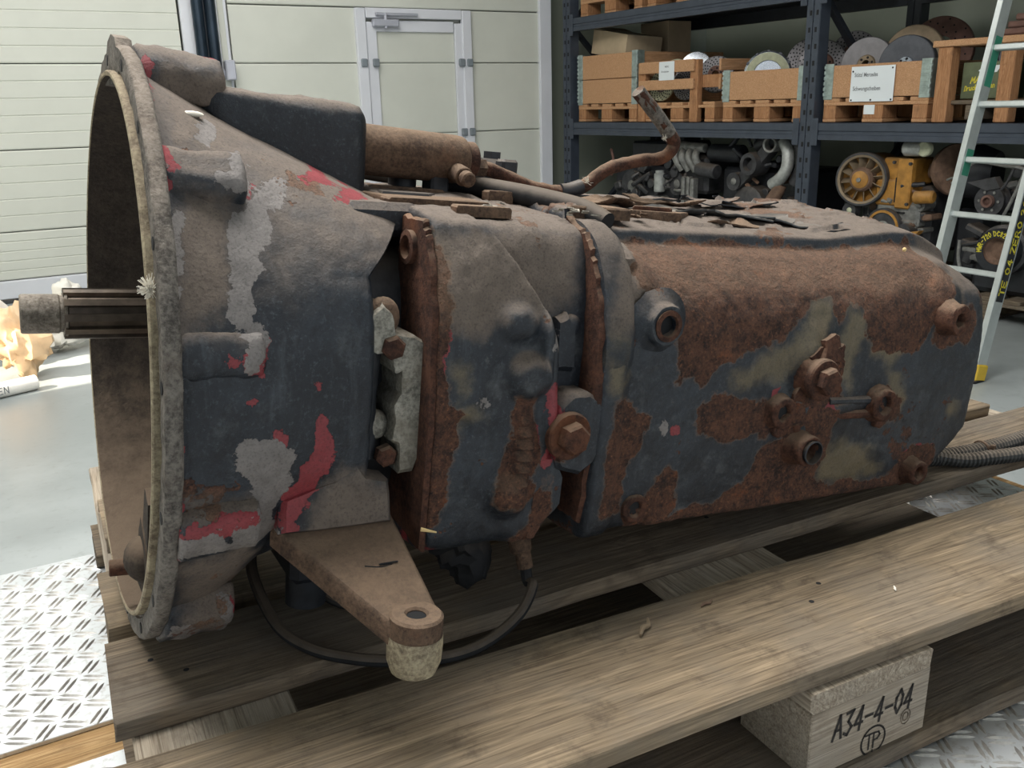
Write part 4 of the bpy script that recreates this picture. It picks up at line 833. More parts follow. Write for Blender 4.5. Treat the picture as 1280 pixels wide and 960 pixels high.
for _ in range(150):
    d_ = Vector((random.gauss(-.5, .6), random.gauss(-.6, .6), random.gauss(0, .9))).normalized()*random.uniform(.003, .011); g.tube([(-.004, -.262, .104), Vector((-.004, -.262, .104))+d_*.6, Vector((-.004, -.262, .104))+d_+Vector((0, 0, .001))], .00035, 4, 1)
g.gbuild('fluff', M['fluff'], bell)['kind'] = 'stuff'
GMB().ball((.052, -.128, .2385), .007, 12, 6, (1.4, .7, .4)).gbuild('white_chip', M['fluff'], bell)
GMB().ball((.905, -.235, .153), .0028, 10, 6).gbuild('seed', M['straw'], rear)
GMB().tube([(.226, -.285, -.118), (.240, -.290, -.121)], [.0022, .0008], 6, 2).gbuild('splinter', M['straw'], ear)
# top deck: plates, hoses, crusts
def slab(poly, z0, z1, nm, mat, par=gb, tilt=0., rn=3, ra=.0015):
    W = Vector((0, tilt, 1)).normalized(); return GMB().prism(ragged(poly, rn, ra), z0, z1, (0, 0, 0), (1, 0, 0), (0, 1, 0), W, .002).gbuild(nm, M[mat], par, smooth=30)
slab([(.232, -.17), (.33, -.17), (.36, -.02), (.34, .1), (.22, .1), (.21, -.05)], .160, .1785, 'deck_plate', 'rust_dusty')
slab([(.222, -.175), (.33, -.18), (.335, -.155), (.225, -.15)], .168, .1785, 'cover_strip', 'rust_dusty')
slab([(.275, -.215), (.335, -.215), (.335, -.185), (.28, -.19)], .166, .1765, 'cover_strip', 'rust_dusty')
slab([(.24, -.11), (.29, -.12), (.31, -.09), (.25, -.07)], .170, .181, 'paint_flake', 'black_paint')
slab([(.25, -.06), (.33, -.07), (.345, -.03), (.26, -.01)], .170, .184, 'valve_foot', 'rust_dusty')
slab([(.37, -.10), (.40, -.10), (.40, -.085), (.37, -.085)], .170, .188, 'paint_flake', 'rust_dusty')
slab([(.425, -.18), (.50, -.19), (.51, -.13), (.44, -.12)], .168, .181, 'cover_strip', 'rust_dusty')
GMB().tube([(.34, .0, .19), (.38, -.05, .190), (.42, -.11, .184), (.45, -.165, .176), (.462, -.20, .166)], [.010, .011, .0125, .013, .011], 14).gbuild('deck_hose', M['rubber'], gb)
GMB().box((.40, .03, .205), (.09, .04, .035), .006).cyl((.375, .02, .2), (.375, .02, .235), .012).box((.445, .0, .208), (.022, .022, .03), .003).prism(hexa(.012), 0, .016, (.44, .03, .215), (1, 0, 0), (0, 1, 0)).gbuild('valve_block', M['black_paint'], gb, smooth=30)
GMB().cyl((.30, -.02, .17), (.30, -.02, .20), .016, seg=16).cyl((.30, -.02, .198), (.30, -.02, .203), .02, seg=16).gbuild('breather', M['black_paint'], gb)
cg = GMB(); cg.tube([(.10, .16, .25), (.22, .12, .205), (.27, .06, .200), (.31, .02, .196)], .013, 14, 12)
cg.gbuild('corrugated_stub', M['conduit'], gb)
slab([(.53, -.14), (.60, -.155), (.64, -.12), (.57, -.10)], .166, .178, 'cover_strip', 'rust_dusty', rear)
slab([(.545, -.13), (.595, -.14), (.61, -.125), (.56, -.115)], .176, .1825, 'cover_patch', 'rust', rear)
def crust(cx, cy, lx, ly, ang, z, curl, mat, nm='deck_crust', par=rear, th=.0035):
    # a curled scale of rust and old paint with a ragged outline
    n, m = 16, 9; sd = random.randint(0, 999); vs, fs = [], []; ca, sa = math.cos(ang), math.sin(ang)
    ph = [random.uniform(0, 6) for _ in range(4)]
    for lay in (0, 1):
        for i in range(n+1):
            r = i/n
            for j in range(m*4):
                t = 2*math.pi*j/(m*4); k = 1+.16*math.sin(3*t+ph[0])+.10*math.sin(7*t+ph[1])+.06*math.sin(13*t+ph[2])
                u, v = r*k*lx*math.copysign(abs(math.cos(t))**.75, math.cos(t)), r*k*ly*math.copysign(abs(math.sin(t))**.75, math.sin(t))
                x, y = cx+ca*u-sa*v, cy+sa*u+ca*v
                vs.append([x, y, z-.02*max(0, x-.85)+.55*curl*(.35+.65*math.sin(2*t+ph[3]))*r**3+(0 if lay == 0 else -th*(1-.5*r))])
    V = np.array(vs); V[:, 2] += fbm(V*[1, 1, 0]+[0, 0, sd], 45, 3, 6)*.0055; vs = V.tolist(); q = (n+1)*m*4
    for lay in (0, 1):
        o = lay*q
        for i in range(n):
            for j in range(m*4): j2 = (j+1) % (m*4); f = (o+i*m*4+j, o+(i+1)*m*4+j, o+(i+1)*m*4+j2, o+i*m*4+j2); fs.append(f if lay == 0 else f[::-1])
    for j in range(m*4): j2 = (j+1) % (m*4); e = n*m*4; fs.append((e+j, q+e+j, q+e+j2, e+j2))
    return GMB().add(vs, fs).gbuild(nm, M[mat], par, smooth=50)
for cx, cy, lx, ly, an, z, cu, m in ((.60, .01, .10, .022, -.15, .186, .010, 'cast'), (.655, -.045, .055, .020, -.1, .186, .014, 'rust_dusty'), (.76, -.015, .05, .02, .1, .190, .016, 'cast'), (.83, -.01, .05, .022, -.1, .189, .014, 'cast'),
    (.905, -.035, .05, .020, -.1, .182, .012, 'rust_dusty'), (.94, -.07, .045, .018, -.2, .177, .010, 'rust'), (.68, -.150, .04, .018, .1, .168, .010, 'rust_dusty'), (.865, -.165, .045, .014, 0, .166, .008, 'cast'),
    (.74, -.115, .065, .024, -.15, .175, .014, 'paint_flake'), (.83, -.135, .07, .024, -.12, .173, .013, 'paint_flake'), (.92, -.150, .06, .022, -.1, .170, .010, 'paint_flake'), (.64, -.10, .05, .018, .2, .177, .012, 'paint_flake'), (.985, -.10, .045, .03, -.2, .168, .008, 'paint_flake'), (.56, -.07, .05, .02, .3, .183, .010, 'rust_dusty')):
    crust(cx, cy, lx, ly, an, z, cu, m)
for (x, y) in ((.425, -.20), (.47, -.15), (.52, -.17), (.56, -.08), (.50, -.05), (.63, -.10), (.35, -.13), (.31, -.20)):
    g = GMB()
    for _ in range(9): g.box((x+random.gauss(0, .010), y+random.gauss(0, .008), .174+random.uniform(-.002, .004)), (random.uniform(.004, .012), random.uniform(.003, .008), .0012), 0, Matrix.Rotation(random.random()*3, 3, 'Z') @ Matrix.Rotation(random.uniform(-.5, .5), 3, 'X'))
    g.gbuild('loose_flakes', M[random.choice(['rust_dusty', 'alu', 'black_paint'])], rear)['kind'] = 'stuff'
# front top edge of the middle casing: corner where the bell runs into it
# black flaky hose elbow under the casing
g = GMB().tube([(.30, -.16, -.13), (.315, -.175, -.18), (.332, -.18, -.205), (.345, -.17, -.225)], [.026, .030, .028, .022], 18, 6)
V = np.array(g.v); q = fbm(V, 70, 3, 5)*.014; g.v = [tuple(p) for p in V+np.c_[q, q, q]]
oh = g.gbuild('taped_hose', M['rubber'], gb, smooth=25); oh['label'] = 'black hose with peeling tape under the casing'
g = GMB().box((.205, -.10, -.185), (.12, .10, .09), .008).cyl((.17, -.12, -.18), (.17, -.12, -.262), .022).box((.245, -.06, -.2), (.05, .12, .12), .008)
g.gbuild('lower_valve', M['black_paint'], gb, smooth=30)
# sensor plug and black cable
sp = GMB().cyl((.372, -.21, -.15), (.378, -.222, -.192), .015, .012, 16, .002).cyl((.378, -.222, -.186), (.381, -.228, -.208), .009, seg=12).gbuild('sensor_plug', M['rust_dusty'], gb)
def G2(p): q = W2G(*p); return (q.x, q.y, q.z)
s0 = (.381, -.228, -.206)
GMB().tube([s0, (.383, -.232, -.222)]+[G2(p) for p in ((.430, .748, .176), (.405, .733, .158), (.359, .716, .1505), (.313, .712, .1505), (.260, .735, .1505), (.225, .762, .1505), (.198, .795, .1508), (.180, .838, .153), (.174, .885, .162), (.172, .925, .185), (.178, .945, .205))], .0062, 10, 6).gbuild('black_cable', M['rubber'], gb)['label'] = 'black cable looping below the mounting arm'
GMB().tube([G2(p) for p in ((.215, .935, .21), (.222, .90, .178), (.25, .86, .154), (.30, .84, .1505))], .0055, 10, 6).gbuild('black_cable', M['rubber'], gb)
# corrugated conduits leaving at the rear
def conduit(pts, r, nm='corrugated_conduit'):
    base = GMB().tube([G2(p) for p in pts], r, 4, 10); cs = np.array(base.v).reshape(-1, 4, 3).mean(1); d = np.r_[0, np.cumsum(np.linalg.norm(np.diff(cs, axis=0), axis=1))]
    m = int(d[-1]/.0016); t = np.linspace(0, d[-1], m); P = np.stack([np.interp(t, d, cs[:, i]) for i in range(3)], 1)
    return GMB().tube([tuple(p) for p in P], [r*(1.0 if (i % 4) < 2 else .80) for i in range(m)], 12, 1).gbuild(nm, M['conduit'], gb, smooth=0)
conduit([(1.02, .80, .20), (1.12, .782, .164), (1.20, .764, .159), (1.32, .757, .159), (1.46, .77, .159)], .0135)
conduit([(1.05, .83, .19), (1.16, .765, .158), (1.22, .738, .157), (1.28, .722, .157), (1.36, .714, .157), (1.46, .712, .157)], .0115)
GMB().lathe([(.0132, -.003), (.0152, -.002), (.0152, .002), (.0132, .003)], G2((1.225, .7625, .159)), (.99, -.09, .12), 16, closed=True).box(Vector(G2((1.225, .745, .166))), (.008, .006, .014), .001).gbuild('cable_tie', M['rust_dusty'], gb)
# ------------------------------------------------------------------ loading platform with tread plate, wooden pallet
plat = thing('loading_platform', 'raised loading platform of plywood and aluminium tread plate under the pallet', 'platform', (-.2, .6, FLOOR))
def P(mb, nm, mat, **k): return mb.build(nm, M[mat], plat, loc=(.2, -.6, -FLOOR-.0018), **k)
P(MB().box((-.22, .65, -.019), (3.5, 1.68, .026), .003), 'deck', 'ply')
for y in (-.12, .60, 1.40): P(MB().box((-.22, y, -.072), (3.4, .06, .08), .004), 'cross_beam', 'rack_dark')
for x in (-1.8, 1.36):
    for y in (-.1, 1.38): P(MB().box((x, y, (-.11+FLOOR+.002)/2), (.08, .08, -.112-FLOOR), .004), 'leg', 'rack_dark')
def tread(nm, x0, x1, y0, y1, th, clipf=None):
    pl = P(MB().box(((x0+x1)/2, (y0+y1)/2, -.006+th/2), (x1-x0, y1-y0, th), .0008), nm, 'tread'); top = -.006+th
    mb = MB(); step = .0285; ang0 = math.radians(12)
    ni, nj = int((x1-x0)/step), int((y1-y0)/step)
    for i in range(ni):
        for j in range(nj):
            x, y = x0+(i+.5)*step, y0+(j+.5)*step
            if not (x < .12 or (x > .60 and y < .62) or x > 1.2): continue
            a = math.radians(58 if (i+j) % 2 else -32); c, s = math.cos(a), math.sin(a); L = .0150
            for off in (-.0042, .0042):
                vs = []
                for t, w_, h in ((-1, .0004, 0), (-.5, .0024, .0013), (.5, .0024, .0013), (1, .0004, 0)):
                    for sd, hh in ((-1, 0), (0, h*1.5), (1, 0)): u, v = t*L, off+sd*w_; vs.append((x+c*u-s*v, y+s*u+c*v, top+hh+.00005))
                fs = [(k*3+m, k*3+m+1, k*3+m+4, k*3+m+3) for k in range(3) for m in range(2)]; mb.add(vs, fs)
    me = mb.build('tread_bars', M['tread_reflect'], pl, smooth=20); me['kind'] = 'stuff'
    return pl
tread('tread_plate', -1.3, 1.50, 1.012, 1.478, .006)
tread('tread_plate', -1.3, 1.50, -.15, .950, .006)
# pallet
PR = -.037; pal = thing('wooden_pallet', 'weathered grey wooden pallet carrying the rusty gearbox', 'pallet', (0, .555, 0), PR)
def plank(nm, mat, x0, x1, y0, y1, z0, z1, rot=0., jit=.0012, nx=24):
    # a plank with slightly wavy worn edges and rough sawn ends
    L, Wd, T = x1-x0, y1-y0, z1-z0; mb = MB(); b = .0022; sd = random.randint(0, 999); vs, fs = [], []
    for i in range(nx+1):
        x = -L/2+L*i/nx; p = np.array([[x, 0, sd], [x, 7, sd], [x, 13, sd]]); q = fbm(p, 9, 3, 3)
        e0, e1, ez = q[0]*jit*2.4, q[1]*jit*2.4, q[2]*jit
        ex = [random.uniform(-.003, .003) if i in (0, nx) else 0 for _ in range(8)]
        y0_, y1_ = -Wd/2+e0, Wd/2+e1; zt, zb = T/2+ez*.6, -T/2
        for k, (yy, zz) in enumerate(((y0_+b, zb), (y0_, zb+b), (y0_, zt-b), (y0_+b, zt), (y1_-b, zt), (y1_, zt-b), (y1_, zb+b), (y1_-b, zb))): vs.append((x+ex[k], yy, zz))
    for i in range(nx):
        for k in range(8): fs.append((i*8+k, i*8+(k+1) % 8, i*8+8+(k+1) % 8, i*8+8+k))
    fs += [tuple(range(8)), tuple(nx*8+k for k in range(8))]
    return mb.add(vs, fs).build(nm, M[mat], pal, loc=((x0+x1)/2, (y0+y1)/2, (z0+z1)/2), rot=(0, 0, rot), smooth=30)
# local y is measured from the front edge of the first plank
for x0, x1, y0, y1, mt in ((-.04, 1.52, -.021, .157, 'wood_old'), (.0, 1.50, .230, .376, 'wood_dark'), (.004, 1.455, .408, .548, 'wood_old'), (.018, 1.47, .642, .785, 'wood_old'), (.030, 1.46, .838, .982, 'wood_old')):
    b = plank('deck_board', mt, x0, x1, y0, y1, .122, .144, -.020 if y0 < 0 else random.uniform(-.002, .002))
    for xc in (x0+.07, x0+.04, .70, .735, x1-.06):
        MB().lathe([(0, .0005), (.003, .0004), (.0035, -.001)], (xc-(x0+x1)/2, random.uniform(-.045, .045), .011), (0, 0, 1), 8).build('nail_head', M['slot'], b)
for x0 in (.0, .620, 1.355): plank('stringer_board', 'wood_dark', x0, x0+.145, .004, .985, .100, .122, 0) if False else None
def cross(nm, mat, x0, x1, y0, y1, z0, z1):
    o = plank(nm, mat, -(y1-y0)/2, (y1-y0)/2, -(x1-x0)/2, (x1-x0)/2, z0, z1); o.location = ((x0+x1)/2, (y0+y1)/2, (z0+z1)/2); o.rotation_euler = (0, 0, math.pi/2); return o
for x0, wd in ((.012, .146), (.604, .168), (1.35, .146)): cross('stringer_board', 'wood_old_y', x0, x0+wd, -.025, .985, .100, .122)
for i, x0 in enumerate((.012, .604, 1.35)):
    for j, y0 in enumerate((-.026, .44, .885)):
        bw = .168 if i == 1 else .146
        bl = MB().box((0, 0, 0), (bw, .10, .078), .0015).build('block', M['wood_old_y'], pal, loc=(x0+bw/2, y0+.05, .061))
        if i == 1 and j == 0:
            fn = lambda u, v: (-.054+u, -.0505, v-.002)
            write('A34-4-04', .027, .0034, fn, .12, .53, .42).build('stencil_number', M['blackink'], bl, smooth=0)
            mb = MB(); ribbons(mb, [[(.006+.017*math.cos(t*math.pi/14), -.024+.017*math.sin(t*math.pi/14)) for t in range(29)]], .0022, lambda u, v: (u, -.0505, v))
            for ch, dx in (('T', -.0045), ('P', .0075)): ribbons(mb, [[(dx+(p[0]-.1)*.011, -.033+p[1]*.018) for p in pl] for pl in GL[ch]], .0022, lambda u, v: (u, -.0505, v))
            ribbons(mb, [[(.006, -.036), (.006, -.043)]], .0015, lambda u, v: (u, -.0505, v))
            mb.build('stamp', M['blackink'], bl, smooth=0)
            mb = MB(); kn = lambda u, v: (u, -.0505, v)
            for r in (.009, .005): ribbons(mb, [[(.052+r*.8*math.cos(t*math.pi/8), -.012+r*math.sin(t*math.pi/8)) for t in range(17)]], .0012, kn)
            mb.build('knot', M['wood_dark'], bl, smooth=0)
for y0, y1, x1 in ((-.032, .205, 1.5), (.235, .45, 1.22), (.86, .985, 1.5)): bb = plank('base_board', 'wood_dark', -.0, x1, y0, y1, .0005, .0222)  # widened and darkened to stand for shade seen through the plank gap
MB().lathe([(0, .0004), (.0065, .0004), (.0085, .0001)], (.04, -.05, .0112), (0, 0, 1), 14).build('knot_hole', M['slot'], [o for o in pal.children if o.name == 'base_board'][0])
# scraps on the planks
def scrap(nm, label, loc, L, r, mat, rz):
    o = MB().tube([(-L/2, 0, 0), (-L*.1, L*.06, r*.5), (L*.2, -L*.05, 0), (L/2, L*.08, r)], [r*.5, r, r*.9, r*.3], 7, 3).build(nm, M[mat], None, loc=loc, rot=(0, 0, rz)); return tag(o, label, 'debris')
scrap('wood_splinter', 'pale wood splinter sticking out beside the mounting arm', (.268, .716, .285), .016, .0012, 'straw', .2) if False else None
scrap('leaf_scrap', 'shrivelled brown scrap lying on the front plank', (.512, .655, .1475), .03, .003, 'disc_tan', .6)
scrap('bark_scrap', 'dark bark crumb on the front plank beside the gap', (.60, .660, .146), .018, .0016, 'eng_brown', .1)
scrap('paint_chip', 'tiny white chip lying on the front plank above the stencilled block', (.80, .575, .1455), .008, .0015, 'fluff', .9)
# ------------------------------------------------------------------ things on the rack
SH = .5175                                          # shelf surface (world height)
def pallet_parts(th, W, D, z0=0., mats=('wood_new_z', 'wood_new'), x0=0.):
    mz, mx = M[mats[0]], M[mats[1]]
    bx = [(x0, .10), (x0+W/2-.0725, .145), (x0+W-.10, .10)]
    for x, wd in bx:
        MB().box((x+wd/2, D/2, z0+.011), (wd, D, .020), .003).build('base_board', mx, th)
        for y in (.0, D/2-.07, D-.145): MB().box((x+wd/2, y+.0725, z0+.061), (wd-.004, .145, .080), .004).build('block', mz, th)
    for y in (.0, D/2-.07, D-.145): MB().box((x0+W/2, y+.0725, z0+.112), (W, .145, .022), .003).build('stringer_board', mx, th)
    n = 5
    for k in range(n): MB().box((x0+.06+(W-.12)*k/(n-1), D/2, z0+.134), (.12 if k % 2 == 0 else .10, D, .022), .003).build('deck_board', mx, th)
def collar(th, W, D, z0, h=.195, mat='wood_new'):
    for nm, c, d in (('collar_board', (W/2, .011, z0+h/2), (W-.004, .022, h-.003)), ('collar_board', (W/2, D-.011, z0+h/2), (W-.004, .022, h-.003)), ('collar_board', (.011, D/2, z0+h/2), (.022, D-.05, h-.003)), ('collar_board', (W-.011, D/2, z0+h/2), (.022, D-.05, h-.003))):
        MB().box(c, d, .003).build(nm, M[mat], th)
    for x, sx in ((.0, 1), (W, -1)):
        mb = MB(); mb.box((x+sx*.030, -.003, z0+h/2), (.066, .004, h+.02), .001).box((x-sx*.003, .035, z0+h/2), (.004, .07, h+.02), .001)
        for k in range(6): mb.cyl((x+sx*.002, -.005, z0+.012+k*h/6), (x+sx*.002, -.005, z0+.012+k*h/6+.020), .009, seg=8).box((x+sx*.035, -.006, z0+.02+k*h/6), (.05, .004, .012), .001)
        mb.build('corner_hinge', M['galv'], th)
def collar_crate(label, s, t, W, D, n):
    th = rthing('collar_crate', label, 'crate', s, t, SH, 0, 'collar crates on the rack shelf'); pallet_parts(th, W, D)
    for k in range(n): collar(th, W, D, .148+k*.197)
    return th
c1 = collar_crate('pale wooden crate two boards high under the cardboard box', .105, .05, .78, .95, 2)
c3 = collar_crate('pale low crate with dark stains holding the pale-rimmed clutch', 1.838, .05, .735, .95, 1)
MB().box((.26, -.0002, .27), (.05, .0006, .10)).box((.42, -.0002, .31), (.06, .0006, .05)).build('oil_stain', M['eng_brown'], c3) if False else None
c4 = collar_crate('pale low crate with a large white sign and flywheels', 2.725, .05, .735, .84, 1)
sg = MB().box((.355, -.010, .225), (.305, .002, .205)).build('sign', M['paper'], c4)
for x, z in ((.215, .30), (.49, .312), (.215, .132), (.355, .132), (.495, .132)): MB().cyl((x, -.011, z), (x, -.0135, z), .0055, seg=8).build('nail', M['slot'], sg)
def text(s, size, parent, loc, mat, name='lettering', rot=(math.pi/2, 0, 0), sx=1.):
    cu = bpy.data.curves.new(name, 'FONT'); cu.body = s; cu.size = size; cu.offset = .0004; cu.materials.append(M[mat]); o = bpy.data.objects.new(name, cu); COL.objects.link(o)
    bpy.context.view_layer.update(); me = bpy.data.meshes.new_from_object(o.evaluated_get(bpy.context.evaluated_depsgraph_get())); bpy.data.objects.remove(o); o = link(name, me, parent, loc, rot); o.scale = (sx, 1, 1); return o
text('Stütz/ Mercedes', .034, sg, (.228, -.0125, .268), 'ink', sx=.74); text('Schwungscheiben', .034, sg, (.222, -.0125, .188), 'ink', sx=.82)
MB().box((.345, -.002, .075), (.075, .003, .055)).build('pallet_tag', M['paper'], c4)
# cardboard box, tilted on the first crate
bx = thing('cardboard_box', 'plain cardboard box lying tilted on the tall crate', 'box', rw(.10, .20, 1.085), RZ+.10, None)
bx.rotation_euler = (math.radians(-3), math.radians(9), RZ-.10)
MB().box((.26, .17, .100), (.52, .36, .20), .004).build('carton', M['cardboard'], bx)
MB().box((.26, .17, .2005), (.52, .05, .001)).build('tape_strip', M['lining'], bx)
MB().box((.0, .17, .210), (.14, .35, .002), 0, Matrix.Rotation(.12, 3, 'Y')).build('flap', M['cardboard'], bx)
b2 = thing('cardboard_box', 'brown cardboard carton behind the tilted box', 'box', rw(.26, .62, 1.06), RZ); MB().box((.18, .12, .13), (.36, .26, .26), .004).build('carton', M['cardboard'], b2); MB().box((.18, .12, .2605), (.05, .26, .001)).build('tape_strip', M['lining'], b2)
# slatted crate with sign
sl = rthing('slatted_crate', 'open slatted wooden crate with a small white notice', 'crate', .915, .06, SH, 0)
pallet_parts(sl, .80, .95, x0=.03)
for x in (.03, .62): MB().box((x+.0, .012, .222), (.085, .05, .445), .004).build('post', M['wood_new_z'], sl)
for x in (.03, .80): MB().box((x, .93, .222), (.085, .05, .445), .004).build('post', M['wood_new_z'], sl)
for z, hh in ((.405, .085), (.275, .075)): MB().box((.325, -.022, z), (.62, .022, hh), .003).build('slat', M['wood_new'], sl)
MB().box((.43, .96, .40), (.85, .022, .09), .003).build('slat', M['wood_new'], sl)
for z in (.29,): MB().box((.74, .05, z), (.22, .022, .09), .003).build('slat', M['wood_new_z'], sl)
for z in (.40, .27): MB().box((.84, .48, z), (.022, .9, .08), .003).build('slat', M['wood_new'], sl)
nt = MB().box((.345, -.036, .375), (.17, .002, .135)).build('notice', M['paper'], sl)
text('MERC', .018, nt, (.325, -.0375, .40), 'ink'); text('Druckplatten', .018, nt, (.285, -.0375, .365), 'ink', sx=.9)
# discs
def disc(name, label, mat, s, t, z, r, th, hub, lean, yaw, holes=0, hubmat=None, group=None, cat='disc', ring_=None):
    # a disc standing on edge; its face looks out of the rack
    o = rthing(name, label, cat, s, t, z-r, 0, group); o.rotation_euler = (lean, 0, RZ+yaw)
    c = (0, 0, r)
    if ring_: MB().lathe([(ring_, -.001), (r-.004, -.001), (r, .003), (r, th), (ring_, th)], c, (0, 1, 0), 48, closed=True).build('rim', M[mat], o)
    else: MB().lathe([(hub, .0), (r-.005, .0), (r, .005), (r, th), (hub, th)], c, (0, 1, 0), 48, closed=True).build('plate', M[mat], o)
    if hubmat: MB().lathe([(hub*.45, -.012), (hub*.92, -.012), (hub*1.05, -.002), (hub*1.02, th*.8), (hub*.45, th*.8)], c, (0, 1, 0), 32, closed=True).build('hub', M[hubmat], o)
    if holes:
        mb = MB()
        for k, rr in enumerate(np.linspace(hub*1.25, r*.92, 4)):
            for i in range(holes): a = (i+k*.37)/holes*2*math.pi; mb.cyl((c[0]+rr*math.cos(a), -.0008, c[2]+rr*math.sin(a)), (c[0]+rr*math.cos(a), .001, c[2]+rr*math.sin(a)), .006, seg=6)
        mb.build('drill_holes', M['slot'], o, smooth=0)['kind'] = 'stuff'
    if hubmat:
        for i in range(6): a = i*math.pi/3+.3; MB().cyl((hub*.72*math.cos(a), -.0135, r+hub*.72*math.sin(a)), (hub*.72*math.cos(a), -.011, r+hub*.72*math.sin(a)), .008, seg=8).build('bolt_hole', M['slot'], o)
    return o
PT = SH+.147
# clutch pack in the low crate
ck = rthing('clutch_cover', 'thick clutch with pale friction ring standing in the low crate', 'clutch', 2.075, .235, PT, 0, None); ck.rotation_euler = (-.06, 0, RZ+.72)
MB().lathe([(.098, -.012), (.148, -.012), (.150, -.006), (.150, .004), (.098, .004)], (0, 0, .168), (0, 1, 0), 56, closed=True).build('friction_ring', M['lining'], ck)
MB().lathe([(.085, .002), (.152, .002), (.165, .012), (.168, .05), (.160, .13), (.120, .15), (.06, .12), (.05, .05)], (0, 0, .168), (0, 1, 0), 56).build('drum', M['chrome'], ck)
MB().lathe([(.0, .01), (.03, .005), (.09, .012), (.098, .0)], (0, 0, .168), (0, 1, 0), 40, caps=False).build('diaphragm', M['eng_black'], ck)
for i in range(12): a = i*math.pi/6; MB().box((.158*math.cos(a), .012, .168+.158*math.sin(a)), (.022, .02, .022), .003, Matrix.Rotation(-a, 3, 'Y')).build('clip', M['disc_dark'], ck)
disc('drilled_brake_disc', 'drilled grey brake disc beside the clutch, rightmost in the stained crate', 'disc', 2.385, .42, .885, .165, .03, .075, -.12, .55, 26, 'disc_rust', 'drilled brake discs')
disc('drilled_brake_disc', 'drilled grey brake disc leaning behind the clutch', 'disc', 2.14, .58, .915, .165, .03, .075, -.12, .55, 26, 'disc_rust', 'drilled brake discs')
disc('drilled_brake_disc', 'drilled grey brake disc standing at the back of the stained crate', 'disc', 2.36, .78, .95, .165, .03, .075, -.10, .5, 26, 'disc_rust', 'drilled brake discs')
# pressure plates in and on the slatted crate
disc('pressure_plate', 'bright chrome pressure plate showing above the slatted crate', 'chrome', 1.27, .30, .925, .125, .03, .06, -.3, .6, 0, 'disc')
disc('pressure_plate', 'grey drilled disc at the right end of the slatted crate', 'disc', 1.50, .30, .86, .135, .025, .06, -.12, .55, 22, 'disc_rust')
disc('pressure_plate', 'dull pale plate behind the white notice', 'lining', 1.07, .26, .885, .12, .03, .05, -.3, .4, 0, 'disc')
disc('clutch_disc', 'grey plate low in the slatted crate, left one behind the gap', 'lining', 1.06, .14, .79, .115, .02, .05, -.1, .25, 18, 'disc', 'plates low in the slatted crate')
disc('clutch_disc', 'grey plate low in the slatted crate, right one behind the gap', 'disc', 1.305, .175, .79, .115, .02, .05, -.1, .3, 22, 'disc', 'plates low in the slatted crate')
# flywheels
disc('flywheel', 'grey-brown flywheel with bronze hub left of the sign', 'disc', 2.925, .165, .862, .165, .07, .055, -.12, .28, 0, 'disc_tan', 'flywheels in the signed crate')
disc('flywheel', 'dark grey flywheel with bright bore right of the sign', 'disc_dark', 3.225, .135, .842, .172, .05, .05, -.06, .18, 0, 'chrome', 'flywheels in the signed crate')
disc('flywheel', 'tan flywheel behind the dark grey flywheel', 'disc_tan', 3.12, .34, .90, .185, .05, .07, -.10, .25, 0, None, 'flywheels in the signed crate')
disc('flywheel', 'large red-brown flywheel at the back of the signed crate', 'disc_rust', 3.16, .54, .93, .205, .04, .09, -.08, .25, 10, None, 'flywheels in the signed crate')
cp_ = rthing('brake_caliper', 'dark lumpy brake caliper beside the rack upright', 'caliper', 2.88, .72, PT, .1)
MB().box((0, .05, .20), (.22, .12, .40), .03).build('body', M['eng_black'], cp_)
for x in (-.06, .05): MB().cyl((x, -.02, .34), (x, -.06, .33), .045, seg=16, bev=.005).build('piston_cap', M['eng_dark'], cp_)
MB().tube([(-.10, -.03, .30), (0, -.06, .37), (.10, -.04, .33)], .012, 8).build('pipe', M['chrome'], cp_); MB().prism(hexa(.02), 0, .02, (.09, -.02, .36), (1, 0, 0), (0, 0, 1), (0, -1, 0)).build('bolt', M['eng_grey'], cp_)
# stillage with green boxes
st = rthing('wooden_stillage', 'rough orange timber frame around the green boxes', 'stillage', 3.50, .03, SH, 0)
MB().box((.045, .04, .2025), (.085, .08, .403), .004).build('post', M['wood_new_z'], st); MB().box((.405, .04, .2025), (.080, .08, .403), .004).build('post', M['wood_new_z'], st); MB().box((.80, .04, .2025), (.08, .08, .403), .004).build('post', M['wood_new_z'], st)
for x in (.045, .80): MB().box((x, .86, .2025), (.085, .08, .403), .004).build('post', M['wood_new_z'], st)
for y in (.04, .86): MB().box((.42, y, .4225), (.90, .10, .035), .004).build('top_rail', M['wood_new'], st)
for x in (.045, .80): MB().box((x, .45, .4255), (.09, .74, .030), .004).build('side_rail', M['wood_new_z'], st)
for k in range(3): MB().box((.42, .09+.36*k, .108), (.84, .10, .022), .003).build('floor_board', M['wood_dark'], st)
for x in (.22, .62): MB().box((x, .45, .055), (.10, .80, .08), .004).build('bearer', M['wood_dark'], st)
g1 = rthing('green_box', 'olive box with yellow writing behind the ladder rail', 'box', 3.595, .125, SH+.122, 0); 
MB().box((.15, .16, .10), (.285, .32, .195), .004).build('shell', M['green_box'], g1)
MB().prism(ragged([(.10, .150), (.125, .172), (.235, .178), (.205, .140), (.165, .135), (.15, .125), (.135, .137)], 3, .002), 0, .0008, (0, -.0005, 0), (1, 0, 0), (0, 0, 1), (0, -1, 0)).build('torn_sticker', M['paper'], g1, smooth=0)
write('MAN', .030, .0055, lambda u, v: (.062+u, -.0012, .086+v+u*.10), .2, .9, .7).build('handwriting', M['yellow'], g1, smooth=0)
write('Druckplatten', .026, .0045, lambda u, v: (.030+u, -.0012, .045+v+u*.10), .15, .56, .5).build('handwriting', M['yellow'], g1, smooth=0)
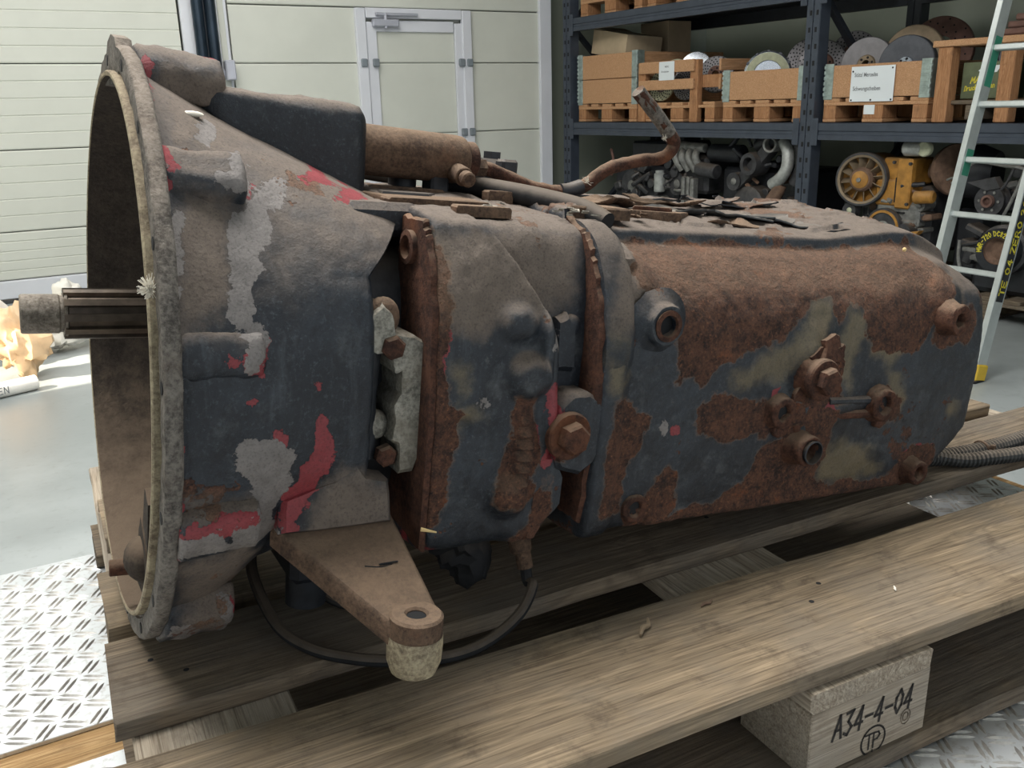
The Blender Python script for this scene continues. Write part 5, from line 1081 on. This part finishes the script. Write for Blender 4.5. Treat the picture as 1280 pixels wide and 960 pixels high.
g2 = rthing('green_box', 'olive box with a white paper right of the ladder rail', 'box', 3.955, .125, SH+.122, 0); MB().box((.15, .16, .10), (.285, .32, .195), .004).build('shell', M['green_box'], g2)
g2p = MB().box((.13, -.002, .115), (.12, .002, .135)).build('note', M['paper'], g2)
for i, (s, t, z, r, m, lb) in enumerate(((3.72, .50, .87, .13, 'disc_dark', 'round dark plate framed by the stillage behind the first green box'), (4.03, .56, .92, .15, 'disc_rust', 'rust-red drum high behind the ladder'))):
    disc('brake_drum', lb, m, s, t, z, r, .10, r*.35, -.15, .3, 0, 'eng_dark', 'brake drums in the stillage', 'drum')
for s, t, lb in ((3.38, .99, 'big dark brake drum at the back between signed crate and stillage'),): disc('brake_drum', lb, 'eng_black', s, t, .86, .20, .09, .07, -.2, -.1, 0, 'eng_dark', 'brake drums in the stillage', 'drum')
for k, (s, t, z, rx) in enumerate(((3.98, .10, .965, .1),)):
    o = rthing('cloth_bundle', 'dark red folded cloth on top of the timber frame', 'cloth', s-.18, t, SH+.445, .1)
    for q in range(3): MB().box((.2+.01*q, .15, .02+.033*q), (.40-.04*q, .30-.03*q, .034), .012, Matrix.Rotation(.03*q-.02, 3, 'Y')).build('fold', M['disc_rust'], o)
# pallets on the shelf above
for s, lb in ((.12, 'orange pallet on the top shelf at the far left end'), (.98, 'orange pallet on the top shelf nearer the middle upright')):
    th = rthing('wooden_pallet', lb, 'pallet', s, .06, 1.370, 0, 'pallets on the top shelf'); pallet_parts(th, .80, .92)
# ------------------------------------------------------------------ engines on the ground level
def gpallet(s, label):
    th = rthing('wooden_pallet', label, 'pallet', s, .06, FLOOR, 0, 'pallets under the engines'); pallet_parts(th, .80, .92, 0, ('wood_dark', 'wood_dark')); return th
for s, lb in ((.35, 'dark pallet on the floor under the far dim engine'), (1.62, 'dark pallet on the floor under the turbocharged engine'), (2.76, 'dark pallet on the floor under the yellow engine'), (3.86, 'pallet on the floor behind the ladder foot')): gpallet(s, lb)
EZ = FLOOR+.1465
def part(th, nm, mat, mb, **k): return mb.build(nm, M[mat], th, **k)
def pulley(th, c, r, w, mat, nm='pulley', hub='eng_grey'):
    p = part(th, nm, mat, MB().lathe([(r*.35, 0), (r*.8, 0), (r, -.004), (r, w*.25), (r*.88, w*.5), (r, w*.75), (r, w), (r*.35, w)], c, (0, 1, 0), 32, closed=True))
    MB().lathe([(0, -.012), (r*.2, -.010), (r*.38, -.002), (r*.38, w)], c, (0, 1, 0), 20).build('hub', M[hub], p); return p
def clutter(th, x0, x1, y, z0, z1, n, seed, mats=('eng_dark', 'eng_grey', 'eng_brown', 'eng_black')):
    rg = random.Random(seed)
    for i in range(n):
        x, z = rg.uniform(x0, x1), rg.uniform(z0, z1); m = rg.choice(mats); k = rg.random()
        if k < .35: part(th, 'cover', m, MB().box((x, y+.03, z), (rg.uniform(.04, .12), .12, rg.uniform(.03, .09)), .012, Matrix.Rotation(rg.uniform(-.4, .4), 3, 'Y')))
        elif k < .6: part(th, 'flange', m, MB().cyl((x, y-.04, z), (x, y+.08, z), rg.uniform(.02, .05), seg=14, bev=.004))
        else: part(th, 'hose', m, MB().tube([(x, y-.02, z), (x+rg.uniform(-.08, .08), y-.06, z+rg.uniform(-.04, .08)), (x+rg.uniform(-.14, .14), y-.02, z+rg.uniform(-.08, .08))], rg.uniform(.008, .02), 8, 4))
# far dim engine
e1 = rthing('engine', 'dim dark engine at the far left end with grey intake arms', 'engine', .38, .12, EZ)
part(e1, 'block', 'eng_black', MB().box((.42, .35, .34), (.80, .50, .50), .03)); part(e1, 'air_box', 'eng_black', MB().box((.50, .32, .70), (.56, .40, .18), .02)); part(e1, 'top_box', 'eng_black', MB().box((.62, .35, .83), (.20, .2, .10), .01))
pulley(e1, (.30, .06, .42), .13, .05, 'eng_dark'); pulley(e1, (.86, .06, .47), .09, .05, 'eng_dark', hub='eng_grey'); part(e1, 'filter', 'eng_light', MB().cyl((.70, .02, .40), (.70, .02, .55), .045, seg=20, bev=.006).cyl((.70, .02, .55), (.70, .02, .57), .035))
part(e1, 'bracket', 'disc_rust', MB().tube([(.04, .05, .50), (.08, .04, .62), (.02, .06, .72)], .012, 8)); part(e1, 'head', 'eng_dark', MB().box((.98, .30, .55), (.34, .40, .30), .03))
for k in range(4): part(e1, 'intake_arm', 'eng_grey', MB().tube([(.86+.075*k, .06, .745), (.88+.075*k, .02, .68), (.93+.075*k, .05, .58)], [.026, .03, .026], 12))
part(e1, 'intake_rail', 'eng_grey', MB().cyl((.82, .07, .77), (1.16, .07, .755), .036, seg=16, bev=.006)); part(e1, 'ribbed_cover', 'eng_grey', MB().box((1.02, .0, .40), (.035, .06, .28), .006).box((1.07, .0, .40), (.03, .05, .28), .006).box((1.12, .0, .40), (.035, .06, .26), .006))
part(e1, 'sump_pipe', 'eng_dark', MB().cyl((1.12, .04, .60), (1.32, .04, .585), .055, seg=18, bev=.008)); clutter(e1, .1, 1.2, .08, .25, .65, 26, 3, ('eng_dark', 'eng_black', 'eng_dark', 'eng_grey'))
# turbocharged engine
e2 = rthing('engine', 'dark turbocharged engine with curved pale pipe left of the middle upright', 'engine', 1.58, .12, EZ)
part(e2, 'block', 'eng_black', MB().box((.45, .40, .34), (.78, .50, .56), .03)); part(e2, 'manifold', 'eng_black', MB().cyl((-.02, .12, .72), (.30, .12, .72), .065, seg=18, bev=.01)); part(e2, 'lifting_bracket', 'eng_black', MB().tube([(.18, .10, .76), (.32, .10, .90), (.36, .10, .90), (.52, .10, .74)], .018, 8, 1).tube([(.33, .10, .89), (.40, .10, .77)], .012, 8, 1))
part(e2, 'bracket_arm', 'eng_dark', MB().prism([(.26, .52), (.38, .58), (.58, .78), (.66, .84), (.66, .74), (.50, .58), (.36, .46)], 0, .08, (0, .08, 0), (1, 0, 0), (0, 0, 1), (0, -1, 0), .01)); pulley(e2, (.34, -.01, .53), .065, .05, 'eng_dark')
part(e2, 'compressor', 'eng_dark', MB().lathe([(.05, -.02), (.078, -.02), (.085, .02), (.085, .12), (.04, .13)], (.50, -.02, .66), (0, 1, 0), 24, closed=True)); part(e2, 'boost_pipe', 'eng_black', MB().tube([(.50, .06, .78), (.60, .04, .82), (.74, .02, .83)], .045, 12))
part(e2, 'pipe_mouth', 'eng_grey', MB().lathe([(.040, -.05), (.050, -.055), (.055, -.05), (.052, .04), (.040, .04)], (.69, .0, .80), (-.15, 1, 0), 24, closed=True)); part(e2, 'elbow', 'eng_light', MB().tube([(.76, .02, .82), (.82, .0, .76), (.84, -.02, .66), (.80, -.03, .58), (.71, -.01, .53)], .042, 14, 5)); part(e2, 'elbow_outer', 'eng_dark', MB().tube([(.80, .05, .88), (.90, .04, .80), (.92, .04, .66), (.86, .05, .54)], .05, 14, 5))
part(e2, 'exhaust', 'eng_brown', MB().tube([(.78, .0, .53), (.74, -.02, .44), (.66, -.02, .36)], [.04, .05, .04], 12).cyl((.62, -.03, .345), (.78, -.03, .345), .05)); part(e2, 'flywheel_housing', 'eng_dark', MB().lathe([(0, -.03), (.10, -.03), (.15, .0), (.15, .2)], (.46, .02, .35), (0, 1, 0), 28)); clutter(e2, .3, .85, .10, .28, .72, 20, 8, ('eng_dark', 'eng_black', 'eng_brown'))
# yellow air-cooled engine
e3 = rthing('engine', 'ochre yellow air-cooled engine with a round cooling fan', 'engine', 2.80, .10, EZ)
fc = (.24, -.02, .605)
fs_ = part(e3, 'fan_shroud', 'eng_dark', MB().lathe([(.150, -.02), (.162, -.02), (.168, -.01), (.165, .05), (.152, .05)], fc, (-.25, 1, 0), 40, closed=True)); MB().lathe([(.137, -.016), (.151, -.021), (.152, .05), (.144, .05)], fc, (-.25, 1, 0), 40, closed=True).build('shroud_ring', M['disc_tan'], fs_)
fd = Vector((-.25, 1, 0)).normalized(); fu = Vector((1, .25, 0)).normalized(); fz = Vector((0, 0, 1))
part(e3, 'fan_hub', 'eng_brown', MB().lathe([(0, -.04), (.02, -.04), (.062, -.03), (.075, -.012), (.075, .06)], fc, fd, 28)); part(e3, 'hub_cap', 'eng_yellow', MB().lathe([(.0, -.046), (.02, -.046), (.052, -.036), (.055, -.030)], Vector(fc), fd, 24)).__setitem__('label', 'ochre hub cap'); part(e3, 'hub_bolt', 'eng_grey', MB().cyl(Vector(fc)-fd*.045, Vector(fc)-fd*.056, .014, seg=10))
for i in range(12):
    a = i*math.pi/6+.1; rd = fu*math.cos(a)+fz*math.sin(a); tn = fd.cross(rd); R = Matrix((rd, (tn*.45+fd*.9).normalized(), rd.cross((tn*.45+fd*.9).normalized()))).transposed()
    part(e3, 'fan_blade', 'disc_tan', MB().box(Vector(fc)+rd*.106+fd*.02, (.066, .06, .004), 0, R))
part(e3, 'fan_duct', 'eng_yellow', MB().lathe([(.150, .05), (.155, .06), (.150, .30), (.11, .42)], fc, fd, 36)); part(e3, 'cowl', 'eng_yellow', MB().box((.45, .14, .66), (.22, .20, .16), .012).box((.40, .07, .53), (.17, .10, .16), .012)); part(e3, 'cowl_side', 'eng_yellow', MB().box((.51, .08, .59), (.10, .14, .30), .008)); part(e3, 'cowl_seam', 'slot', MB().box((.462, .02, .55), (.008, .02, .15)))
for x, z in ((.44, .715), (.55, .71), (.55, .47)): part(e3, 'cowl_bolt', 'eng_dark', MB().cyl((x, .015, z), (x, .0, z), .010, seg=8))
part(e3, 'block', 'eng_dark', MB().box((.40, .40, .36), (.48, .56, .42), .03)); part(e3, 'timing_cover', 'eng_grey', MB().box((.47, .08, .40), (.30, .10, .16), .02).box((.52, .06, .33), (.18, .08, .10), .015)); part(e3, 'cover_slot', 'slot', MB().box((.48, .025, .415), (.10, .01, .008)))
ck3 = pulley(e3, (.42, -.02, .315), .125, .09, 'eng_dark', 'crank_pulley'); MB().lathe([(.098, -.008), (.112, -.008), (.114, .002), (.098, .004)], (.42, -.02, .315), (0, 1, 0), 40, closed=True).build('ochre_ring', M['eng_yellow'], ck3)
pulley(e3, (.165, -.02, .405), .05, .05, 'eng_dark', 'idler_pulley', 'lining'); part(e3, 'canister', 'eng_yellow', MB().cyl((.60, .0, .515), (.72, .02, .525), .038, seg=16, bev=.01)); part(e3, 'lug', 'eng_yellow', MB().prism([(.57, .255), (.66, .30), (.68, .325), (.60, .31), (.56, .28)], 0, .05, (0, .02, 0), (1, 0, 0), (0, 0, 1), (0, -1, 0), .006)); part(e3, 'oil_cap', 'eng_light', MB().cyl((.50, .0, .80), (.62, .02, .80), .045, seg=16, bev=.012)); part(e3, 'knob', 'lining', MB().cyl((.64, -.02, .80), (.64, .02, .80), .045, seg=16, bev=.006))
part(e3, 'port', 'eng_dark', MB().lathe([(.03, -.02), (.055, -.02), (.058, .05), (.03, .05)], (.56, .0, .30), (0, 1, 0), 20, closed=True)); clutter(e3, .40, .66, .08, .28, .55, 22, 12, ('eng_dark', 'eng_grey', 'eng_black', 'eng_brown')); clutter(e3, .2, .5, .10, .3, .45, 10, 14)
# dark rear axle tube with brown flange
ax_ = rthing('axle_casing', 'dark axle casing with brown round flange behind the yellow engine', 'axle', 3.355, .30, EZ)
part(ax_, 'tube', 'eng_brown', MB().cyl((.02, .0, .66), (.16, .0, .66), .05, seg=18)); part(ax_, 'flange', 'eng_brown', MB().lathe([(0, -.02), (.15, -.02), (.155, .0), (.15, .02), (0, .02)], (.17, .0, .67), (1, -.5, .2), 32)); part(ax_, 'housing', 'eng_black', MB().lathe([(.10, 0), (.15, .03), (.16, .1), (.12, .2)], (.18, .05, .66), (1, .2, 0), 28)); part(ax_, 'cradle', 'eng_black', MB().box((.21, .25, .22), (.16, .24, .43), .02))
# right hand engine with pulley and tube frame
e5 = rthing('engine', 'black engine with grey pulley framed between the ladder rails', 'engine', 3.735, .16, EZ)
part(e5, 'block', 'eng_black', MB().box((.32, .55, .55), (.44, .60, .36), .03)); pl5 = pulley(e5, (.12, -.04, .525), .085, .07, 'eng_dark', 'pulley', 'disc_rust')
MB().lathe([(.022, -.02), (.034, -.02), (.036, .0), (.022, .0)], (.12, -.05, .525), (0, 1, 0), 20, closed=True).build('bore', M['disc_rust'], pl5)
for i in range(6): a = i*math.pi/3; MB().cyl((.12+.055*math.cos(a), -.046, .525+.055*math.sin(a)), (.12+.055*math.cos(a), -.05, .525+.055*math.sin(a)), .008, seg=8).build('bolt', M['eng_grey'], pl5)
part(e5, 'tube_frame', 'eng_grey', MB().tube([(-.06, -.06, .44), (.16, -.06, .43), (.22, -.06, .45), (.30, -.06, .68), (.28, -.06, .715), (.20, -.05, .72), (.02, -.03, .735), (-.05, -.02, .70)], .009, 8, 5)); part(e5, 'inner_tube', 'eng_dark', MB().tube([(.24, -.04, .72), (.20, -.04, .62), (.16, -.03, .58)], .008, 8)); part(e5, 'bracket', 'eng_dark', MB().prism([(-.02, .62), (.14, .66), (.18, .60), (.10, .58)], 0, .05, (0, .0, 0), (1, 0, 0), (0, 0, 1), (0, -1, 0), .006)); part(e5, 'lever', 'eng_grey', MB().tube([(-.16, -.02, .625), (-.12, -.03, .64), (-.08, -.02, .63), (-.13, -.02, .61)], .007, 6, 4)); part(e5, 'alternator', 'eng_grey', MB().cyl((.40, -.02, .70), (.40, .12, .70), .06, seg=18, bev=.01)); part(e5, 'oil_filter', 'disc_rust', MB().cyl((.30, .02, .50), (.30, .16, .50), .065, seg=20, bev=.01)); clutter(e5, .12, .45, .10, .46, .72, 22, 31, ('eng_dark', 'eng_black', 'eng_grey'))
# lower gearbox with yellow writing
e6 = rthing('gearbox', 'black gearbox with yellow writing round its flange behind the ladder', 'gearbox', 3.80, .08, EZ)
fc6 = Vector((.175, -.03, .265))
part(e6, 'casing', 'eng_black', MB().box((.20, .32, .165), (.46, .46, .33), .03)); f6 = part(e6, 'flange', 'eng_black', MB().lathe([(.075, -.01), (.118, -.01), (.122, .0), (.122, .10), (.075, .10)], fc6, (0, 1, 0), 40, closed=True)); MB().lathe([(0, .03), (.05, .03), (.072, .01), (.076, -.008)], fc6, (0, 1, 0), 32, caps=False).build('bore', M['eng_brown'], f6)
part(e6, 'collar', 'eng_dark', MB().lathe([(.12, .04), (.14, .05), (.14, .14), (.12, .14)], fc6, (0, 1, 0), 40, closed=True))
def arc(u, v): a = math.radians(188)-u/.100*1.02; r = .084+v; return (fc6.x+r*math.cos(a), fc6.y-.0115, fc6.z+r*math.sin(a))
write('MWR-720 DC8266103', .026, .0045, arc, 0, .72, .55).build('handwriting', M['yellow'], f6, smooth=0)
part(e6, 'drain_pipe', 'eng_grey', MB().tube([(-.06, -.01, .30), (-.05, -.02, .20), (-.03, -.01, .12)], .010, 8)); clutter(e6, -.05, .10, .06, .20, .36, 8, 5, ('eng_dark', 'eng_grey'))
e7 = rthing('oil_drum_casing', 'black cylindrical casing with yellow scrawl low behind the ladder foot', 'casing', 4.30, .02, EZ)
part(e7, 'shell', 'eng_black', MB().cyl((.16, .0, .175), (.16, .4, .175), .155, seg=30, bev=.015)); write('TEZA', .05, .007, lambda u, v: (.05+u*.9, -.001, .13+v), .2).build('handwriting', M['yellow'], e7, smooth=0).__setitem__('kind', 'stuff'); part(e7, 'foot', 'eng_black', MB().box((.16, .2, .015), (.26, .3, .03), .004)); part(e7, 'cap', 'eng_dark', MB().cyl((.16, -.012, .26), (.16, .01, .26), .03))
# ------------------------------------------------------------------ ladder
ld = thing('aluminium_ladder', 'aluminium ladder with green stickers leaning against the rack', 'ladder', (3.711, 2.374, FLOOR), 0)
LEAN = .215; Lh = 3.5
ldir = Vector((LEAN, 0, 1)).normalized(); lnx = Vector((1, 0, -LEAN)).normalized()
def stile(y):
    R = Matrix((lnx, Vector((0, 1, 0)), ldir)).transposed(); c = ldir*(Lh/2+.035)+Vector((0, y, 0))
    mb = MB(); mb.box(c, (.068, .006, Lh), .001, R).box(c+R @ Vector((-.031, .012, 0)), (.006, .024, Lh), .001, R).box(c+R @ Vector((.031, .012, 0)), (.006, .024, Lh), .001, R)
    s = mb.build('stile', M['ladder'], ld); return s, R
for y, sgn in ((0, 1), (.325, -1)):
    s, R = stile(y)
    MB().box(ldir*.045+Vector((0, y+.004, 0)), (.078, .036, .075), .006, R).build('end_cap', M['foot_yellow'], s)
    MB().box(ldir*.006+Vector((0, y+.004, 0)), (.07, .034, .02), .004).build('rubber_pad', M['rubber'], s)
    for a in ((.97, .12), (1.42, .22), (1.75, .05)):
        MB().box(ldir*a[0]+Vector((0, y-.0035, 0))+lnx*.006, (.048, .001, a[1]), 0, R).build('sticker', M['green'], s)
    if y == 0:
        wr = lambda u, v: tuple(ldir*(.46+u)+lnx*(.018-v)+Vector((0, -.0036, 0)))
        MB().box(ldir*.65+Vector((0, -.0034, 0)), (.050, .0008, .56), 0, R).build('label_band', M['eng_black'], s)
        write('ROTHE 21 TP', .036, .006, lambda u, v: tuple(ldir*(.47+u*1.25)+lnx*(.018-v)+Vector((0, -.0042, 0))) , 0, .95, .7).build('handwriting', M['yellow'], s, smooth=0) if False else write('TE 04 ZERO 21', .034, .006, lambda u, v: tuple(ldir*(.40+u*1.2)+lnx*(.018-v)+Vector((0, -.0042, 0))), 0, .9, .7).build('handwriting', M['yellow'], s, smooth=0).__setitem__('kind', 'stuff')
k = 0
for i in range(11):
    z = (.231+.243*i)/.9777
    MB().box(ldir*z+Vector((0, .1625, 0)), (.032, .33, .026), .004, Matrix((lnx, Vector((0, 1, 0)), ldir)).transposed()).build('rung', M['ladder'], ld)
# ------------------------------------------------------------------ sunlit packing waste on the floor by the door
def sack(name, label, loc, size, mat, seed, cat='sack', sc=(1, 1, 1)):
    rg = np.random.default_rng(seed); mb = MB().ball((0, 0, 0), 1, 40, 24); V = np.array(mb.v)
    f = fbm(V, 1.6, 3, seed)*.9; rid = np.abs(fbm(V, 3.2, 3, seed+5))*.5; V = V*(1+f+rid)[:, None]*np.array(sc)*size; V[:, 2] -= V[:, 2].min(); mb.v = [tuple(p) for p in V]
    o = mb.build(name, M[mat], None, loc=loc, smooth=50); return tag(o, label, cat)
sack('plastic_sack', 'crumpled white plastic sack glowing in the sun, highest at the left edge', (-.36, 5.38, FLOOR), .19, 'plastic', 3, sc=(1, .8, 1.15))
sack('plastic_sack', 'tan crumpled plastic bag beside the brightest white sack', (-.06, 4.98, FLOOR), .12, 'plastic_tan', 5, sc=(1, .8, 1.3))
sack('plastic_sack', 'flat white sheet of plastic directly behind the shaft tip', (.14, 5.50, FLOOR), .17, 'plastic', 8, sc=(1.2, .7, .62))
sack('plastic_sack', 'white sack under the shaft tip at floor level', (-.30, 4.88, FLOOR), .10, 'plastic', 12, sc=(1.1, .6, .7))
ws = thing('wrapped_roll', 'small white wad with tan tape rising behind the shaft', 'packing', (.22, 6.05, FLOOR), .2)
def lump(nm, mat, c, r, sd, sc=(1, 1, 1)):
    mb = MB().ball((0, 0, 0), 1, 30, 18); V = np.array(mb.v); V = V*(1+fbm(V, 1.8, 3, sd)*.9)[:, None]*np.array(sc)*r+np.array(c); mb.v = [tuple(p) for p in V]; return mb.build(nm, M[mat], ws, smooth=50)
lump('body', 'plastic', (0, 0, .075), .09, 4, (1.2, .8, .8)); lump('tape', 'plastic_tan', (.02, 0, .16), .072, 9, (1.15, .9, .55)); lump('crown', 'plastic', (.02, 0, .235), .07, 13, (1, .9, .9))
bt = thing('white_tube', 'white printed cardboard tube lying on the floor below the sacks', 'tube', (-.34, 4.62, FLOOR), .35)
MB().cyl((-.25, 0, .037), (.35, 0, .037), .036, seg=20, bev=.003).build('tube_body', M['plastic'], bt); 
write('REN', .03, .004, lambda u, v: (.14+u, -.0365, .025+v), 0).build('print', M['ink'], bt, smooth=0)
